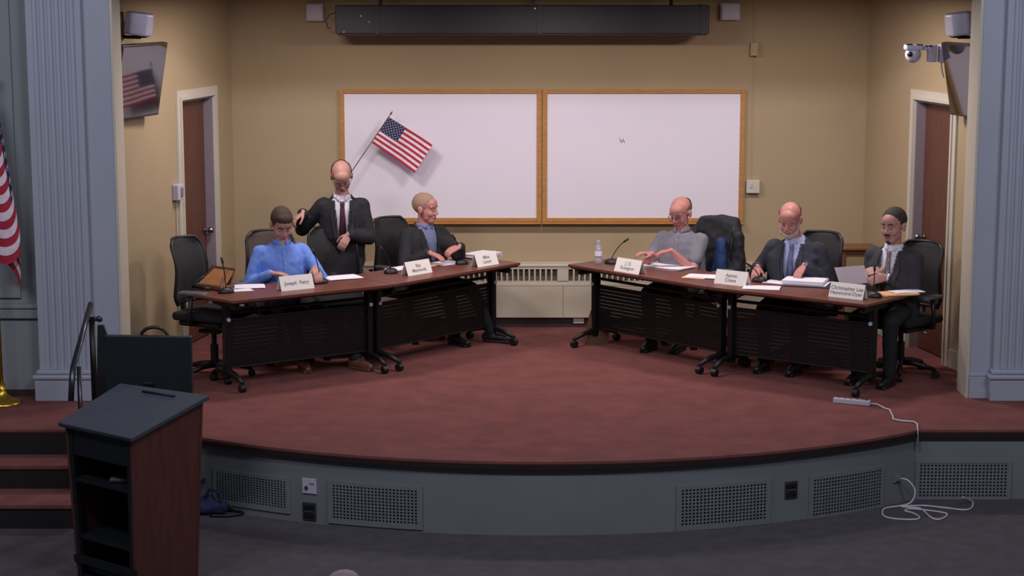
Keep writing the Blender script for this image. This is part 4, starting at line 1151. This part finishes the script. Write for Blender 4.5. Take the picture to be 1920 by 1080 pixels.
b = MB(); b.tube([(hx + .09 * math.cos(a), .06, zt - .02 + .065 * math.sin(a)) for a in [k * PI / 12 for k in range(13)]], .012, 8); b.build('carry_handle', BLACK, t, True)
b = MB(); b.box((hx, .04, zt - .09), (.22, .04, .16), None, .01); b.build('rear_box', BLACK, t)
# tripod-like black thing + handrail
xr = -3.02
t = thing('stair_handrail', (xr, 13.0, -.525), 'dark steel handrail beside the stage steps', 'handrail'); iv = minv(t)
A = aty(170, 570, 13.35); B_ = aty(137, 690, 12.7); C_ = aty(133, 752, 12.62)
b = MB(); b.tube([A, A.lerp(B_, .5), B_, B_.lerp(C_, .4) + V((0, -.01, 0)), C_], .021, 12); b.build('rail', RAILM, t, True, iv)
E_ = aty(150, 740, 12.75)
b = MB(); b.tube([B_ + V((.03, .05, 0)), V((B_.x + .035, 12.72, .1)), V((B_.x + .035, 12.72, -.35))], .017, 10); b.build('post', RAILM, t, True, iv)
b = MB(); p = aty(172, 598, 13.32); b.tube([V((p.x, p.y, p.z)), V((p.x + .0, p.y, .0))], .022, 10); b.cyl((p.x, p.y, 0), (p.x, p.y, .012), .05); b.build('post', BLACKM, t, True, iv)
b = MB(); p = aty(168, 598, 13.32); b.tube([p, p + V((.05, 0, .0)), p + V((.09, 0, -.005))], .016, 10); b.ball(p + V((.07, 0, 0)), .024); b.build('bracket', RAILM, t, True, iv)
t = thing('cable_stand', (aty(200, 700, 12.6).x, 12.6, -.525), 'slim black stand with modelled glints beside the handrail', 'stand'); iv = minv(t)
p = aty(188, 610, 12.6)
b = MB(); b.loft([[V((p.x - .02, 12.6, p.z)), V((p.x + .02, 12.6, p.z)), V((p.x + .02, 12.63, p.z)), V((p.x - .02, 12.63, p.z))], [V((x, y, p.z - .35)) for x, y in ((p.x - .03, 12.57), (p.x + .13, 12.57), (p.x + .13, 12.64), (p.x - .03, 12.64))], [V((x, y, -.5)) for x, y in ((p.x - .05, 12.55), (p.x + .15, 12.55), (p.x + .15, 12.66), (p.x - .05, 12.66))]]); b.build('cover', BLACK, t, inv=iv)
b = MB(); b.box((p.x + .05, 12.6, -.51), (.3, .2, .03), None, .008); b.build('base', BLACK, t, inv=iv)
q = aty(205, 682, 12.54); b = MB(); b.tube([q + V((-.012, 0, -.03)), q + V((0, 0, .005)), q + V((.03, 0, .008))], .004); b.build('glint_bit', CHROME, t, True, iv)  # whitish reflections on the dark stand, modelled as bright metal pieces
q = aty(219, 712, 12.5); b = MB(); b.tube([q + V((0, 0, .06)), q + V((0, 0, 0)), q + V((.03, 0, -.01))], .006); b.build('glint_bit', CHROME, t, True, iv)
# big flag on brass stand at the left edge
pf = atz(-2, 752); FX, FY = aty(-20, 400, 14.0).x, 14.05
t = thing('flag_stand', (FX + .02, FY, 0), 'brass-based pole with a large stars and stripes flag, left of the pilaster', 'flag'); iv = minv(t)
b = MB(); b.lathe((FX + .02, FY, 0), [(.15, 0), (.15, .012), (.135, .028), (.075, .045), (.045, .075), (.030, .11), (.028, .16)]); b.build('stand_base', GOLD, t, True, iv)
b = MB(); b.cyl((FX + .02, FY, .10), (FX + .02, FY, 2.5), .014); b.ball((FX + .02, FY, 2.53), (.03, .03, .05)); b.build('pole', GOLD, t, True, iv)
ztop, zbot = 2.35, .75
def PB(u, v):
    ph = u * 9.0
    z = ztop - .9 * v - (.62 * u) * (1 - .15 * v)
    wdt = .05 + .14 * min(1, (ztop - z) / 1.0) * (1 - max(0, (1.05 - z)) * .6)
    z += .09 * math.sin(ph + .6)
    return V((FX + .03 + wdt * (.5 - .5 * math.cos(ph)), FY - .02 + .05 * math.sin(ph) - .02 * u, z))
flag_cloth(t, PB, iv, 60)
# power strip and cords
a0, a1 = atz(1563, 750, .02), atz(1632, 756, .02)
mid = (a0 + a1) / 2; ang = math.atan2(a1.y - a0.y, a1.x - a0.x)
t = thing('power_strip', (mid.x, mid.y, 0), 'white power strip on the stage carpet at right', 'power strip', ang); iv = minv(t)
Lp = (a1 - a0).length
b = MB(); b.box((0, 0, .021), (Lp, .05, .04), None, .006); b.build('case', WHITEP, t)
for k in range(5):
    b = MB(); b.box((-Lp / 2 + .04 + k * Lp / 6, 0, .0415), (.022, .022, .002)); b.build('socket', JAMB, t)
b = MB(); b.box((Lp / 2 - .03, 0, .043), (.02, .02, .008), None, .002); b.build('switch', CHARC, t)
path = [atz(1632, 757, .012), atz(1645, 758, .008), atz(1660, 766, .008), atz(1668, 768, .01), atz(1674, 780, .008), atz(1675, 786, .008), atz(1690, 789, .008), atz(1714, 791, .008), atz(1720, 795, .01), atz(1721, 807, .008)]
e = V((atz(1721, 807).x, YS - .022, -.03)); path += [e, e + V((0, 0, -.09))]
b = MB(); b.tube([V((p.x, p.y, max(p.z, -.2))) for p in path], .0065, 8); b.build('power_cord', CORD, t, True, iv)
ph, z = arc_at(1684, 896, RG)
s0 = arcp(ph, RG + .02, z)
fl_ = lambda x, y: atz(x, y, -.518)
path = [s0, s0 + V((.05, -.03, -.01)), s0 + V((.12, -.04, -.09)), s0 + V((.10, -.07, -.20)), s0 + V((.0, -.12, s0.z * 0 - .28))]
path = [s0, s0 + V((.05, -.04, -.005)), s0 + V((.10, -.05, -.08)), s0 + V((.06, -.06, -.17))]
for x, y in ((1664, 952), (1655, 958), (1658, 968), (1680, 973), (1715, 974), (1724, 970), (1712, 962), (1697, 958), (1706, 954), (1740, 957), (1772, 962), (1774, 968), (1760, 974), (1745, 970), (1730, 956), (1718, 952), (1690, 950), (1730, 948), (1770, 952), (1810, 956), (1823, 950), (1822, 940), (1805, 932)):
    path.append(fl_(x, y) if y > 936 else atz(x, y, -.45))
def cat(pts, n=4):
    out = []
    for i in range(len(pts) - 1):
        p0, p1, p2, p3 = pts[max(i - 1, 0)], pts[i], pts[i + 1], pts[min(i + 2, len(pts) - 1)]
        for k in range(n):
            s_ = k / n
            out.append(.5 * ((2 * p1) + (p2 - p0) * s_ + (2 * p0 - 5 * p1 + 4 * p2 - p3) * s_ ** 2 + (3 * p1 - p0 - 3 * p2 + p3) * s_ ** 3))
    return out + [pts[-1]]
path = cat(path)
for p in path: p.z = max(p.z, -.518)
b = MB(); b.tube(path, .0065, 8); tag(b.build('extension_cord', CORD, smooth=True), 'white cord coiled on the floor in front of the stage corner', 'cord')
# blue bag with cables by the lectern
p = atz(395, 968, -.525)
t = thing('nylon_bag', (p.x + .02, p.y + .05, -.525), 'navy blue bag on the floor between lectern and stage', 'bag')
b = MB(); b.caps((-.08, 0, .05), (.06, .0, .05), .055, .045); b.ball((-.05, .02, .09), (.07, .05, .05)); me = remesh(b, .01, 4); noisy(me, .01, 14); put('body', me, NAVYBAG, t, True)
b = MB(); b.tube(cat([V((-.06, -.01, .13)), V((-.02, -.02, .19)), V((.04, -.02, .15)), V((.05, -.02, .07))]), .009); b.build('handle', NAVYBAG, t, True)
b = MB(); q = V((.06, -.04, .012)); b.tube(cat([V((-.02, -.07, .012)), V((.1, -.08, .012)), V((.2, -.02, .014)), V((.14, .04, .02)), V((.04, .0, .1))]), .012); b.build('cable', BLACK, t, True)
p = arcp(arc_at(382, 900, RG)[0], RG, arc_at(382, 900, RG)[1]); tag(MB().cyl(p, p + V((.0, -.035, 0)), .014).ball(p + V((0, -.04, 0)), (.018, .02, .012)).build('hook', BLACK, smooth=True), 'small black knob on the stage front beside the lectern', 'knob')
# ceiling lamp fixtures that carry the stage lights
for x, w_ in ((-1.75, 'left'), (.35, 'middle'), (2.45, 'right')):
    t = thing('ceiling_lamp', (x, 15.5, TOP), 'rectangular ceiling lamp over the %s of the stage' % w_, 'lamp')
    b = MB()
    for p, q in (((-.30, -.18), (-.275, .18)), ((.275, -.18), (.30, .18)), ((-.275, -.18), (.275, -.155)), ((-.275, .155), (.275, .18))): b.span((p[0], p[1], -.03), (q[0], q[1], -.001))
    b.build('frame', WHITEP, t)
print('SCENE DONE', len(bpy.data.objects))
